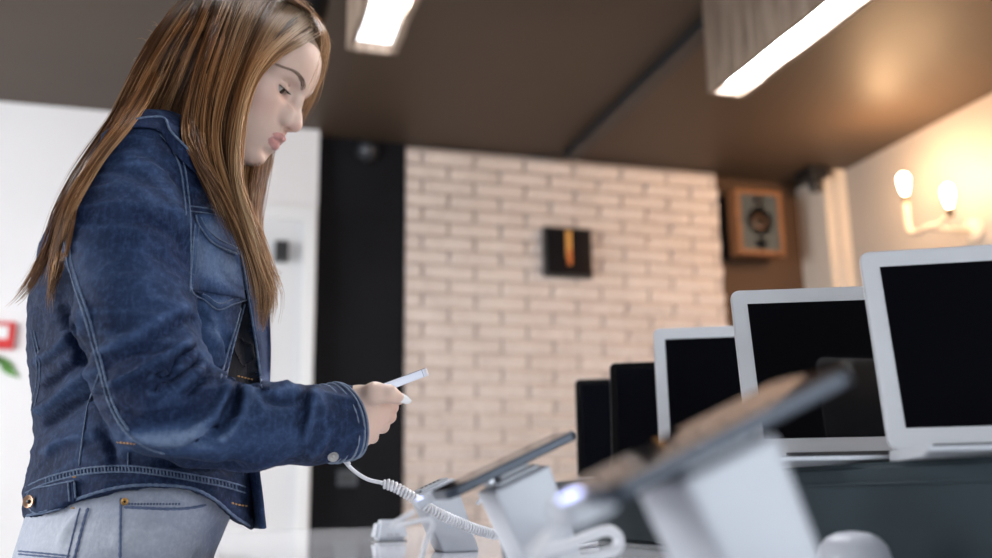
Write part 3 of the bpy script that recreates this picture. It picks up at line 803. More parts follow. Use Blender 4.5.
# resting far hand, mirrored copy of a relaxed pose
WL = V(-.47, 1.44, -.13)
def far_hand():
    ax = np.array([0, 0, -1.]); fr = R; sd = H
    def q(a, b, c): return WL+ax*a+fr*b+sd*c
    d = dict(arm=q(-.05, 0, 0), wrist=q(0, 0, 0), thumb0=q(.02, .022, -.008), thumb1=q(.05, .040, -.014), thumb2=q(.078, .047, -.012), thumb3=q(.098, .048, -.008))
    for i, (k, L) in enumerate((('index', .078), ('middle', .084), ('ring', .078), ('little', .062))):
        b = .030-.020*i
        d['w_'+k] = q(.018, b*.75, 0); d[k+'0'] = q(.085-.004*i, b, 0)
        d[k+'1'] = q(.085+L*.48, b*1.02, -.010); d[k+'2'] = q(.085+L*.78, b, -.026); d[k+'3'] = q(.085+L*.95, b, -.040)
    return d
fv, fq = build_hand(far_hand())
# hidden torso, arms and legs (inside the clothes)
def build_core():
    g = Grid(V(-.80, .98, -.92)[[0, 1, 2]]-.25, V(-.1, 1.6, .55)+.25, .008)
    sh = lambda r, h, z: V(r*h/1.27, h, z)
    g.cone(sh(-.455, 1.27, .38), sh(-.46, 1.27, .05), .095, .09, .04); g.cone(sh(-.46, 1.21, -.05), sh(-.46, 1.33, -.05), .07, .07, .05)
    g.cone(sh(-.45, 1.16, .40), sh(-.45, 1.40, .40), .045, .045, .05)
    g.chain([sh(-.43, 1.41, .38), sh(-.45, 1.45, .12), WL+Z*.05, WL], [.045, .038, .030, .026], .02)
    g.chain([U(138, 185, 1.10), U(140, 300, 1.06), U(163, 405, 1.045), U(250, 426, 1.075), U(330, 423, 1.115)], [.045, .042, .036, .032, .027], .02)
    g.cone(xf(HM, [(-.055, 0, -.14)])[0], sh(-.43, 1.27, .40), .048, .06, .03)
    for s in (-1, 1):
        hh = 1.27+s*.085
        g.chain([sh(-.465, hh, -.08), sh(-.470, hh, -.47), sh(-.475, hh, -.86)], [.068, .050, .038], .02)
        g.cone(sh(-.475, hh, -.90), sh(-.38, hh, -.925), .035, .025, .02)
    return g.mesh()
cv, cq = build_core()
n1, n2, n3 = len(HV), len(gv), len(fv)
BV = np.vstack([HV, gv, fv, cv]); BQ = np.vstack([hq, gq+n1, fq+n1+n2, cq+n1+n2+n3])
BM = np.r_[hm, np.zeros(len(gq)+len(fq)+len(cq), int)]
bme = np_mesh('body', BV, BQ.astype(np.int32), BM)
hb = .40*np.exp(-(np.linalg.norm(gv-hand_pts['index1'], axis=1)/.016)**2)+.25*np.exp(-(np.linalg.norm(gv-hand_pts['thumb3'], axis=1)/.012)**2)+.18*np.exp(-(np.linalg.norm(gv-hand_pts['ring0'], axis=1)/.02)**2)
at = bme.attributes.new('blush', 'FLOAT', 'POINT'); at.data.foreach_set('value', np.r_[np.clip(blush, 0, 1), hb, np.zeros(len(fv)+len(cv))].astype(np.float32))
body = link('body', bme, [M['skin'], M['lip'], M['scalp']], person)
# thumb nail, eyes, brows, lashes
tp = hand_pts['thumb3']; tdir = U(404.5, 400.5, 1.104)-U(396, 397.5, 1.101); tdir /= np.linalg.norm(tdir)
toc = CAMP-tp; toc /= np.linalg.norm(toc); nz = toc*.65+UPV*.5; nz -= tdir*(nz@tdir); nz /= np.linalg.norm(nz)
Mn = frame(tp+tdir*.0030+nz*.0048, tdir, np.cross(nz, tdir))
nb = MB(); rows = 12; vv = []
for i in range(rows+1):
    s = i/rows; x = -.0065+.0180*s; w2 = .0060*min(1, .75+s*1.2)*sqrt(max(0.03, 1-max(0, (s-.35)/.65)**2.4))
    for j in range(9):
        a = (j/8-.5)*2; vv.append((x, w2*a, .0014-.0024*a*a-.0016*s*s))
vv = np.array(vv); low = vv-[0, 0, .0008]; m9 = (rows+1)*9
ff = []
for i in range(rows):
    for j in range(8):
        q = [i*9+j, i*9+j+1, (i+1)*9+j+1, (i+1)*9+j]; ff += [q[::-1], [x+m9 for x in q]]
for i in range(rows):
    for j in (0, 8): ff.append([i*9+j, (i+1)*9+j, (i+1)*9+j+m9, i*9+j+m9])
for j in range(8):
    for i in (0, rows): ff.append([i*9+j, i*9+j+1, i*9+j+1+m9, i*9+j+m9])
nb.add(xf(Mn, np.vstack([vv, low])), ff).build('thumbnail', M['nail'], body, True)['label'] = 'long white thumbnail'
for s in (-1, 1):
    e = np.array((EYE[0], s*EYE[1], EYE[2])); gz = np.array((cos(radians(24)), -s*.04, -sin(radians(24)))); gz /= np.linalg.norm(gz)
    Me = HM@frame(e, np.cross((0, 1, 0), gz), np.cross(gz, np.cross((0, 1, 0), gz)))
    r = .0128; prof = [(r*sin(a), r*cos(a)) for a in np.linspace(pi-.05, .47, 22)]
    iris = [(r*sin(a)*1.0, r*cos(a)+.0002) for a in np.linspace(.47, .02, 8)]
    MB().lathe(prof, 32, 0, Me).build('eyeball', M['eye_white'], body, True)
    MB().lathe(iris, 32, 0, Me).build('iris', M['iris'], body, True)
    lash = MB(); 
    for az in np.linspace(-52, 46, 26):
        a = radians(az); el = radians(-6-15*cos(radians((az+4)*1.55)))+.0046/.014*.95*max(.2, cos(a*1.3))
        b0 = e+.0147*np.array([cos(el)*cos(a), s*cos(el)*sin(-a), sin(el)])
        o = (b0-e)/np.linalg.norm(b0-e); L = .0075*(.7+.3*random.random())
        pts = [b0, b0+o*L*.5+np.array([0, 0, -.0012]), b0+o*L+np.array([0, s*.0015*(-a), -.0004])]
        lash.tube(xf(HM, spline(pts, 6)), np.linspace(.00040, .00012, 6), 4)
    line = []
    for az in np.linspace(-54, 48, 20):
        a = radians(az); el = radians(-6-15*cos(radians((az+4)*1.55)))+.0046/.014*.88*max(.15, cos(a*1.3)); line.append(e+.0144*np.array([cos(el)*cos(a), s*cos(el)*sin(-a), sin(el)]))
    lash.tube(xf(HM, np.array(line)), .00062, 5)
    lash.build('eyelashes', M['lash'], body, True)
    # brow: short hairs lying on the brow ridge
    br = MB(); bl = spline([(.0868, s*.0100, .0370), (.0835, s*.022, .0430), (.0740, s*.036, .0455), (.0585, s*.050, .0405)], 60)
    hb2 = BVHTree.FromPolygons([tuple(p) for p in hv.tolist()], [tuple(p) for p in hq.tolist()])
    for i, p in enumerate(bl):
        wd = .0024*(1-.65*i/60)
        for k in range(7):
            q = p+np.array([0, 0, random.uniform(-1, 1)*wd]); loc, nor, _, _ = hb2.find_nearest(Vector(q))
            t = bl[min(i+1, 59)]-bl[max(i-1, 0)]; t /= np.linalg.norm(t); nrm = np.array(nor)
            L = random.uniform(.004, .0065); up = np.array([0, 0, 1.])*(.55*(1-i/40))
            a0 = np.array(loc)+nrm*.0002; dd = t+up*.6; dd /= np.linalg.norm(dd)
            br.tube(xf(HM, np.array([a0, a0+dd*L*.5+nrm*.0006, a0+dd*L+nrm*.0002])), [.00026, .00022, .0001], 3, 0, False)
    br.build('eyebrow', M['brow'], body, True)
# ---------------------------------------------------------------- denim jacket
def nz_rows(rows, hmid):
    """(y, left px, right px, half width) -> z, r-centre, half extent"""
    out = []
    for y, L, Rr, b in rows:
        pl, pr = U(L, y, hmid), U(Rr, y, hmid); out.append(((pl[2]+pr[2])/2, (pl@R+pr@R)/2, (pr@R-pl@R)/2, b))
    return np.array(sorted(out))
JR = nz_rows([(128, 140, 190, .080), (140, 126, 204, .110), (160, 116, 219, .140), (180, 94, 229, .164), (200, 73, 237, .176), (225, 53, 244, .178), (250, 41, 250, .176), (300, 30, 259, .168), (350, 28, 262, .162), (400, 32, 262, .158), (440, 34, 258, .156), (470, 30, 256, .158), (490, 26, 254, .164), (520, 25, 252, .168), (560, 25, 250, .168)], 1.27)
BYAW = radians(10)
def VS(r, h, z): return V(r*h/1.27, h, z)
def torso_fn(rows, hmid, yaw, grow=0., p=2.3, cap=True):
    def fn(g):
        h = g@H; r = (g@R)*hmid/h; h = h-hmid; z = g[..., 2]
        rc = np.interp(z, rows[:, 0], rows[:, 1]); e = np.interp(z, rows[:, 0], rows[:, 2]); b = np.interp(z, rows[:, 0], rows[:, 3])
        a = np.sqrt(np.maximum(e*e-(b*sin(yaw))**2, 1e-4))/cos(yaw)+grow; b = b+grow
        x = (r-rc)*cos(yaw)-h*sin(yaw); y = (r-rc)*sin(yaw)+h*cos(yaw)
        k = (np.abs(x/a)**p+np.abs(y/b)**p)**(1/p)
        d = (k-1)*np.minimum(a, b)*.9
        return -smin(-d, -(z-rows[-1, 0]), .03) if cap else d
    return fn
ARM = [U(141, 178, 1.118), U(130, 240, 1.085), U(138, 318, 1.055), U(152, 375, 1.045), U(164, 402, 1.042)]
ARM_R = [.055, .069, .058, .056, .056]
FORE = [U(164, 402, 1.042), U(205, 418, 1.055), U(255, 427, 1.075), U(305, 425, 1.095), U(338, 423, 1.113)]
FORE_R = [.056, .050, .0455, .0410, .0415]
def build_jacket():
    h = .0027
    g = Grid(V(-.80, .95, -.10)*0+np.minimum.reduce([V(-.85, .90, -.06), V(-.85, 1.55, -.06), V(-.1, .90, -.06), V(-.1, 1.55, -.06)])-.02, np.maximum.reduce([V(-.85, .90, .56), V(-.85, 1.55, .56), V(-.1, .90, .56), V(-.1, 1.55, .56)])+.02, h)
    lo = np.minimum(V(-.68, 1.05, -.06), V(-.68, 1.5, -.06)); hi = np.maximum(V(-.2, 1.05, .53), V(-.2, 1.5, .53))
    g.op(torso_fn(JR, 1.27, BYAW), np.minimum(lo, V(-.2, 1.05, -.06)), np.maximum(hi, V(-.68, 1.5, .53)), 0)
    top = JR[-1, 0]
    # shoulders and sleeves
    g.cone(U(143, 160, 1.135), V(-.435, 1.27, .392), .046, .056, .05)
    g.cone(V(-.435, 1.27, .392), VS(-.44, 1.39, .37), .056, .055, .05)
    g.chain(ARM, ARM_R, .022); g.chain(FORE, FORE_R, .012)
    fa = [VS(-.44, 1.405, .375), VS(-.45, 1.45, .24), VS(-.45, 1.455, .10), V(-.475, 1.445, -.08)]
    g.chain(fa, [.062, .060, .055, .043], .03)
    return g
g = build_jacket()
# cut the hem: the lower edge rises towards the side and falls at the front
HEM = [(0, 521), (24, 519), (45, 514), (80, 501), (115, 491), (150, 488), (190, 491), (215, 502), (235, 519), (252, 529), (300, 531)]
def hem_z(r):
    xs = np.array([U(x, y, 1.)@R for x, y in HEM]); zs = np.array([U(x, y, 1.)[2]-ZC for x, y in HEM])
    return np.interp(r, xs, zs)
def hem_fn(q): h = q@H; return (hem_z((q@R)/h)-(q[..., 2]-ZC)/h)*h
lo, hi = g.lo, g.lo+g.h*(g.n-1)
sl, gg = g.sub(lo, (hi[0], hi[1], ZC+.03)); rr = gg@R; hh = gg@H
d = np.where(hh < 1.42, hem_fn(gg), -1.)
g.f[sl] = np.maximum(g.f[sl], d.astype(np.float32))
# neck opening and the hollow of the sleeve ends
nk = xf(HM, [(-.055, 0, -.15), (-.01, 0, -.01)])
g.cone(nk[0]-Z*.03, nk[1], .060, .075, .012, 's')
dirf = FORE[-1]-FORE[-2]; dirf /= np.linalg.norm(dirf)
g.cone(FORE[-1]+dirf*.01, FORE[-1]+dirf*.08, .035, .036, .004, 's')
JV, JQ = g.mesh(); JV = relax(JV, JQ, 3, .5)
JV0 = JV.copy()
# folds: ridges and creases along the traced lines, real displacement of the cloth
def folds(v, q, lines, hmax):
    for ln, w, dep in lines:
        n = vnormals(v, q); p = proj(v); d0 = CAMP-v; d0 /= np.linalg.norm(d0, axis=1)[:, None]
        facing = np.clip((n*d0).sum(1)*3+.2, 0, 1)*((v@H) < hmax)
        ds = seg_dist(p, spline(ln, 24)); amp = np.exp(-(ds/w)**2)*dep
        L = np.asarray(ln, float); e = np.minimum(np.linalg.norm(p-L[0], axis=1), np.linalg.norm(p-L[-1], axis=1))
        amp *= np.clip(e/14+.35, 0, 1)
        v = v+n*(1.7*amp*facing)[:, None]
    return v
SLEEVE = [
 ([(194, 348), (184, 358), (174, 366), (160, 374)], 4, -.010), ([(197, 358), (188, 371), (176, 381), (158, 390)], 4, -.010), ([(206, 371), (196, 384), (184, 394)], 4, -.006),
 ([(195, 353), (183, 364), (168, 371), (150, 377)], 3.5, .006), ([(203, 366), (190, 379), (174, 388), (150, 394)], 4, .006),
 ([(238, 381), (236, 400), (226, 420), (208, 436), (188, 444)], 4.5, -.008), ([(247, 384), (246, 402), (238, 424), (222, 440)], 5, .005), ([(228, 380), (224, 396), (212, 416), (196, 430)], 5, .005),
 ([(278, 392), (284, 388), (296, 386)], 5, .005), ([(305, 392), (302, 410), (300, 428)], 5, -.004), ([(316, 390), (312, 412), (306, 440)], 4, .004), ([(266, 400), (290, 402), (302, 396)], 4, -.003),
 ([(98, 352), (128, 338), (160, 318), (186, 306)], 6, .003), ([(100, 366), (132, 352), (166, 330), (190, 318)], 5, -.0035), ([(108, 386), (135, 372), (165, 356), (190, 340)], 5, .005),
 ([(150, 196), (168, 206), (188, 222)], 6, .002), ([(140, 216), (165, 228), (188, 246)], 6, -.002), ([(128, 160), (150, 170), (172, 196), (182, 226)], 7, .003),
 ([(118, 415), (150, 420), (190, 412)], 7, -.004), ([(126, 436), (165, 440), (205, 432)], 7, .004), ([(330, 430), (322, 446), (312, 458)], 4, .003)]
BACK = [
 ([(36, 412), (60, 396), (80, 380), (96, 370)], 5, .006), ([(40, 432), (64, 414), (84, 400), (104, 396)], 5, -.006), ([(40, 395), (58, 378), (78, 362), (90, 345)], 5, -.005),
 ([(36, 360), (55, 350), (75, 330), (84, 312)], 6, .005), ([(42, 452), (66, 440), (92, 436)], 5, .004), ([(60, 300), (70, 330), (84, 360)], 5, -.006), ([(104, 430), (112, 450), (116, 464)], 5, -.004), ([(160, 462), (200, 466), (240, 468)], 4, -.004),
 ([(34, 300), (40, 320), (38, 345)], 4, -.003)]
CHEST = [([(200, 300), (214, 330), (212, 355)], 5, .003), ([(205, 320), (225, 338), (226, 360)], 4, -.003), ([(192, 205), (208, 202), (222, 206)], 3, -.002), ([(194, 170), (208, 190), (222, 208)], 5, .003)]
JV = folds(JV, JQ, SLEEVE, 1.16); JV = folds(JV, JQ, BACK, 1.30); JV = folds(JV, JQ, CHEST, 1.30)
nn = vnormals(JV, JQ); 
wq = np.stack([JV@R*1.0+JV[:, 2]*.55, JV@H, JV[:, 2]*1.5-JV@R*.5], 1)      # wrinkles run diagonally
rw = wnoise(wq, 62, 21, 10); rw2 = wnoise(wq, 120, 22, 12)
JV = JV+nn*(.0011*wnoise(JV, 38, 3)+.0016*(1-2*np.abs(np.tanh(rw)))+.0008*(1-2*np.abs(np.tanh(rw2))))[:, None]
# open front: the cloth is sunk between the two front edges
EDGE_N = [(205, 160), (214, 180), (223, 196), (231, 222), (238, 250), (244, 285), (241, 310), (234, 345), (226, 378)]      # near front edge
EDGE_F = [(216, 176), (224, 190), (231, 206), (238, 232), (243, 262), (249, 300), (257, 350), (262, 388)]                  # far front edge
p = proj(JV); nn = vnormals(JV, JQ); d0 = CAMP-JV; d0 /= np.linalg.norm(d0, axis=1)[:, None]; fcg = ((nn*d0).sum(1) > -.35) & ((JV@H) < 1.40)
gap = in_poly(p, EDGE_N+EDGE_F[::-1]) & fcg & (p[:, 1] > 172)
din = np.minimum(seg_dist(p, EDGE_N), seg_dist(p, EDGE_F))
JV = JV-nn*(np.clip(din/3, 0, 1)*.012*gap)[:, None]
low = in_poly(p, [(249, 452), (262, 452), (272, 530), (257, 530), (252, 490)]) & fcg
# fading of the denim (wear): elbow, pocket, seams, sleeve top
def spot(p, c, r): return np.exp(-(((p-np.array(c))/np.array(r))**2).sum(1))
fade = .85*spot(p, (158, 440), (42, 15))+.5*spot(p, (200, 438), (40, 20))+.45*spot(p, (222, 285), (20, 24))+.75*spot(p, (213, 332), (15, 26))+.30*spot(p, (285, 400), (38, 14))+.22*spot(p, (120, 200), (34, 50))+.25*spot(p, (75, 400), (26, 34))+.25*spot(p, (170, 395), (26, 18))+.22*spot(p, (150, 300), (38, 40))+.28*spot(p, (210, 185), (12, 20))+.28*spot(p, (270, 440), (46, 18))
curv = np.zeros(len(JV)); fade = np.where(fcg, fade, .1)
rid = np.zeros(len(JV))
for ln, w, dep in SLEEVE+BACK:
    if dep > 0: rid = np.maximum(rid, np.exp(-(seg_dist(p, spline(ln, 20))/(w*.8))**2))
    else: fade = fade-.25*np.exp(-(seg_dist(p, spline(ln, 20))/(w*.9))**2)
fade = np.clip(fade*.85+.30*rid*fcg+.07*wnoise(JV, 30, 9)+.16*np.clip(1-2.2*np.abs(rw), 0, 1)-.05, 0, 1)
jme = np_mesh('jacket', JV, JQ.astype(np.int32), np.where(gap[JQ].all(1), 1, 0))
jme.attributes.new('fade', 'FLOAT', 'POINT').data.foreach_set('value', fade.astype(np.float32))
jacket = link('jacket', jme, [M['denim'], M['gap_dark']], person); jacket['label'] = 'faded blue denim jacket, hanging open'
JB = bvh_of(JV, JQ)
def snap(line, n, off=.0, bv=None, h0=1.12):
    """drop a traced line on the cloth"""
    out, nor = [], []; last = None
    for x, y in spline(line, n):
        c = cast(bv or [JB], x, y)
        if c is None or (last is not None and abs(c[0]@H-last) > .12 and False): q = U(x, y, last or h0); m = (CAMP-q)/np.linalg.norm(CAMP-q)
        else: q, m = c[0], c[1]; last = q@H
        tc = (CAMP-q)/np.linalg.norm(CAMP-q); m = m if m@tc > 0 else tc
        out.append(q+(CAMP-q)/np.linalg.norm(CAMP-q)*off); nor.append(m)
    return np.array(out), np.array(nor)
def smooth1(P, it=3):
    for _ in range(it): P = np.vstack([P[:1], (P[:-2]+2*P[1:-1]+P[2:])/4, P[-1:]])
    return P
def seam(name, lines, r=.0013, off=.0006, mat='denim_light', parent=None, flat=True, bv=None):
    mb = MB()
    for ln in lines:
        L = sum(np.linalg.norm(np.diff(np.array(ln, float), axis=0), axis=1)); n = max(8, int(L/2.2))
        P, N = snap(ln, n, off, bv); P = smooth1(P, 2); k = np.arange(n)
        rr = r*(1+.18*np.sin(k*2.1))*np.clip(np.minimum(k+1, n-k)/2, .3, 1)
        mb.tube(P, rr*1.15, 6)
    o = mb.build(name, M[mat], parent or jacket, True); return o
def shift(ln, dx, dy): return [(x+dx, y+dy) for x, y in ln]
def stitches(lines, bv=None, r=.0006, parent=None, mat='thread', dash=.0028):
    for ln in lines:
        mb = MB(); L = sum(np.linalg.norm(np.diff(np.array(ln, float), axis=0), axis=1)); n = max(12, int(L*1.3))
        P, N = snap(ln, n, .0012, bv); P = smooth1(P, 2)
        for i in range(0, n-2, 4): mb.tube(P[i:i+3], r, 4)
        mb.build('stitching', M[mat], parent or jacket)
def patch(name, A, B, n, m, off, mat, parent=None, bv=None, thick=.0022, flare=None, fadev=.35, fac=None):
    """cloth piece lofted between two traced lines, lying on the jacket"""
    A = spline(A, n); B = spline(B, n); rows = []
    for j in range(m):
        t = j/(m-1); ln = A*(1-t)+B*t
        out = []; last = None
        for i, (x, y) in enumerate(ln):
            c = cast(bv or [JB], x, y); d0 = ray(x, y); d0 = d0/np.linalg.norm(d0)
            if c is None: D = last if last else 1.15
            else: D = c[2]; last = D
            out.append(D)
        rows.append(out)
    D = np.array(rows)
    for _ in range(3):
        Dp = np.pad(D, 1, mode='edge'); D = np.minimum(D, (Dp[:-2, 1:-1]+Dp[2:, 1:-1]+Dp[1:-1, :-2]+Dp[1:-1, 2:]+4*D)/8)
    v = []
    for j in range(m):
        t = j/(m-1); ln = A*(1-t)+B*t
        for i, (x, y) in enumerate(ln):
            d0 = ray(x, y); d0 = d0/np.linalg.norm(d0); o = off if not callable(off) else off(i/(n-1), t)
            v.append(CAMP+d0*(D[j, i]-o))
    v = np.array(v); d0 = v-CAMP; d0 /= np.linalg.norm(d0, axis=1)[:, None]
    v2 = v+d0*thick; N = len(v); f = []
    for j in range(m-1):
        for i in range(n-1):
            q = [j*n+i, j*n+i+1, (j+1)*n+i+1, (j+1)*n+i]; f += [q, [x+N for x in q[::-1]]]
    ring = [(0, i) for i in range(n)]+[(j, n-1) for j in range(1, m)]+[(m-1, i) for i in range(n-2, -1, -1)]+[(j, 0) for j in range(m-2, 0, -1)]
    ring = [j*n+i for j, i in ring]
    for a, b in zip(ring, ring[1:]+ring[:1]): f.append([b, a, a+N, b+N])
    me = np_mesh(name, np.vstack([v, v2]), f)
    at = me.attributes.new('fade', 'FLOAT', 'POINT'); at.data.foreach_set('value', np.tile(np.array([fadev*(.25+2.6*(i/(n-1))*(1-i/(n-1))*(.4+2.4*(j/(m-1))*(1-j/(m-1)))) for j in range(m) for i in range(n)])+.10*wnoise(v, 70, 5), 2).clip(0, 1).astype(np.float32))
    return link(name, me, M[mat], parent or jacket)
# collar, lapel and far front panel
patch('collar', [(127, 122), (136, 119), (150, 117), (165, 118), (170, 130), (186, 147), (204, 165), (214, 176)], [(127, 129), (136, 127.5), (150, 128), (161, 132), (167, 143), (181, 160), (196, 174), (206, 186)], 40, 8, lambda u, t: .008+.010*(1-t), 'denim', fadev=.05)
seam('collar_seam', [[(127, 122), (136, 119), (150, 117), (165, 118), (170, 130), (186, 147), (204, 165), (214, 176)]], .0013, .020, 'denim_light')
patch('far_front', [(222, 186), (231, 206), (238, 232), (243, 262), (249, 300), (257, 350), (262, 390)], [(228, 182), (238, 203), (248, 228), (258, 258), (268, 300), (271, 345), (270, 390)], 46, 8, lambda u, t: .004+.003*t, 'denim', fadev=.2)
seam('front_edge', [[(222, 186), (231, 206), (238, 232), (243, 262), (249, 300), (257, 350), (262, 388)]], .0013, .008, 'denim_light')
seam('front_edge', [[(214, 177), (223, 196), (231, 222), (238, 250), (245, 290)], [(245, 304), (240, 322), (232, 352), (226, 378)], [(241, 308), (236, 326), (228, 352), (221, 378)]], .0010, .001, 'denim_light')
# seams
AH = [(150, 126), (164, 131), (175, 144), (184, 164), (188, 190), (190, 212), (191, 250), (190, 292)]
seam('armhole_seam', [AH, shift(AH[1:6], -4, 3)], .0011)
seam('yoke_seam', [[(190, 206), (205, 208), (223, 212)], [(190, 211), (206, 213), (224, 217)]], .0009)
SB = [(64, 236), (67, 258), (74, 284), (84, 315), (94, 350), (103, 384), (112, 410), (125, 431), (145, 447), (165, 454)]
seam('sleeve_seam', [SB, shift(SB[:8], 4, 0)], .0013)
seam('back_seam', [[(31, 330), (36, 355), (37, 378), (34, 395), (31, 411)], [(34, 330), (39, 355), (40, 378), (37, 396), (34, 411)]], .0009)
seam('side_seam', [[(99, 373), (94, 388), (88, 405), (83, 435), (79, 466)]], .0010)
seam('side_seam', [[(128, 452), (128, 470)]], .0008)
HU = [(25, 487), (45, 478), (70, 471), (95, 467), (130, 466), (165, 470), (200, 476), (225, 481), (246, 487)]
seam('waistband_seam', [HU, shift(HU, 0, 6)], .0010)
HL = [(26, 516), (45, 511), (80, 498), (115, 488), (150, 485), (190, 488), (214, 499), (234, 516), (250, 526)]
seam('hem_edge', [HL], .0016)
pk = MB()
for k in range(56):
    t = k/55; x = 46+t*190; y = np.interp(x, [a for a, b in HU], [b for a, b in HU])
    P, N = snap([(x, y+.5), (x+.6, y+6)], 4, .0006); pk.tube(P, [.0007, .0012, .0012, .0007], 5)
pk.build('waistband_puckers', M['denim_light'], jacket)
# pocket with flap
patch('pocket', [(195, 222), (193, 250), (191, 290)], [(240, 252), (242, 275), (246, 300)], 20, 14, .0025, 'denim', fadev=.95)
patch('pocket_point', [(191, 290), (205, 299), (218, 309)], [(246, 299), (234, 304), (219, 309.5)], 14, 10, .0025, 'denim', fadev=.8)
PF = patch('pocket_flap', [(196, 214), (210, 214), (227, 216)], [(199, 224), (214, 243), (238, 254)], 18, 10, .006, 'denim', fadev=.7)
seam('pocket_seam', [[(195, 224), (193, 250), (191.5, 290), (205, 300), (218.5, 310), (234, 304), (247, 300)], [(199, 226), (197, 250), (195.5, 287), (208, 296), (219, 304), (233, 299)]], .0009, .004)
seam('pocket_seam', [[(196, 215), (199, 225), (214, 243.5), (239, 254.5)], [(201, 217), (204, 224), (217, 238), (239, 249)]], .0011, .0072)
stitches([[(201, 269), (210, 274), (220, 281), (227, 277), (236, 270)]], mat='denim_light')
def button(x, y, r, off, name='button', mat='copper', ctr='black', parent=None, bv=None):
    c = cast(bv or [JB], x, y); q, nrm = c[0], c[1]; nrm = nrm/np.linalg.norm(nrm)+(CAMP-q)/np.linalg.norm(CAMP-q)*.8; nrm /= np.linalg.norm(nrm)
    m = frame(q+nrm*off, np.cross(nrm, Z) if abs(nrm@Z) < .9 else R, np.cross(nrm, np.cross(nrm, Z)))
    if m[:3, 2]@nrm < 0: m[:3, 1] *= -1; m[:3, 2] *= -1
    b = MB().lathe([(r*.5, -.002), (r*.9, 0), (r, .0012), (r*.93, .0024), (r*.72, .0021), (r*.55, .0012), (.0003, .0010)], 28, 0, m).build(name, M[mat], parent or jacket, True)
    MB().lathe([(r*.30, .0008), (r*.30, .0020), (r*.18, .0026), (.0002, .0026)], 16, 0, m).build('rivet', M[ctr], parent or jacket, True)
    return b
# side tab with its copper button
patch('waist_tab', [(25, 498), (31, 489), (50, 485), (74, 480)], [(25, 505), (36, 514), (52, 511), (76, 505)], 24, 8, .005, 'denim', fadev=.05)
seam('tab_edge', [[(25, 500), (31, 489.5), (50, 485.5), (74, 480.5)], [(25, 504), (36, 514), (52, 511), (76, 505)], [(68, 482), (70, 506)], [(74, 481), (76, 505)]], .0009, .0065)
button(33.5, 502, .0078, .007)
stitches([[(40, 500), (43, 500)], [(73, 477), (76, 477)], [(71, 508), (75, 508)], [(117, 442), (126, 443), (135, 444)], [(232, 503), (240, 505), (247, 506)]], r=.0010)
button(243, 233, .0050, .010, mat='steel', ctr='steel'); button(254.5, 308, .0050, .010, mat='steel', ctr='steel')
stitches([[(238, 376), (246, 378), (255, 380)]], r=.0009)
# front corner of the jacket, hanging free behind the near front
fl = MB(); A = spline([U(252, 470, 1.22), U(256, 490, 1.225), U(262, 527, 1.23)], 14); B = spline([U(246, 470, 1.36), U(248, 490, 1.365), U(252, 528, 1.37)], 14)
A2 = spline([U(258, 455, 1.20), U(262, 490, 1.21), U(264.5, 529, 1.215)], 14)
v = []; 
for a, a2, b in zip(A, A2, B): v += [a2, a2*.5+a*.5+R*.004, a, b, b-R*.004, a-R*.005, a2-R*.004]
f = [[i*7+k, i*7+(k+1) % 7, (i+1)*7+(k+1) % 7, (i+1)*7+k] for i in range(13) for k in range(7)]+[[6, 5, 4, 3, 2, 1, 0], [91+k for k in range(7)]]
fme = np_mesh('far_corner', v, f); fme.attributes.new('fade', 'FLOAT', 'POINT').data.foreach_set('value', np.full(len(v), .15, np.float32))
link('far_corner', fme, M['denim'], jacket)
# cuff: two stitched rings around the sleeve end
ax = U(352, 420.5, 1.118)-U(333, 423.5, 1.108); ax /= np.linalg.norm(ax); c0 = U(331, 423.5, 1.110)
e1 = np.cross(ax, R); e1 = Z-ax*(Z@ax); e1 /= np.linalg.norm(e1); e2 = np.cross(ax, e1)
tilt = -.20
def cuff_ring(prof, name, mat, fv, seg=72):
    v = []
    for x, r in prof:
        for k in range(seg):
            a = 2*pi*k/seg; w2 = 1+.012*sin(5*a+x*80)
            v.append(c0+ax*(x+.0125*sin(a)-.004*cos(a))+r*w2*(cos(a)*e1*1.0+sin(a)*e2*.86))
    n = len(prof); f = [[i*seg+k, (i+1) % n*seg+k, (i+1) % n*seg+(k+1) % seg, i*seg+(k+1) % seg] for i in range(n) for k in range(seg)]
    me = np_mesh(name, v, f); me.attributes.new('fade', 'FLOAT', 'POINT').data.foreach_set('value', np.full(len(v), fv, np.float32)+.2*wnoise(np.array(v), 90, 2).astype(np.float32))
    return link(name, me, M[mat], jacket)
cuff_ring([(-.010, .0395), (-.0085, .0428), (-.002, .0438), (.003, .0424), (.0055, .0432), (.012, .0440), (.0175, .0432), (.0185, .0405), (.016, .0375), (.0, .036)], 'cuff', 'denim', .25)
for x, r in ((-.0085, .0438), (-.003, .0448), (.0065, .0446), (.0130, .0449), (.0175, .0438)):
    cuff_ring([(x-.0013, r-.0006), (x, r+.0013), (x+.0013, r-.0006), (x, r-.0016)], 'cuff_seam', 'denim_light', .5)
CB = [o for o in jacket.children if o.name.startswith('cuff')][0]
cmv = np.array([tuple(CB.matrix_world@v.co) if False else tuple(world_of(CB)@v.co) for v in CB.data.vertices]); CBV = BVHTree.FromPolygons([tuple(p) for p in cmv.tolist()], [tuple(p.vertices) for p in CB.data.polygons])
button(333, 456, .0062, .0005, mat='steel', ctr='steel', bv=[CBV, JB])
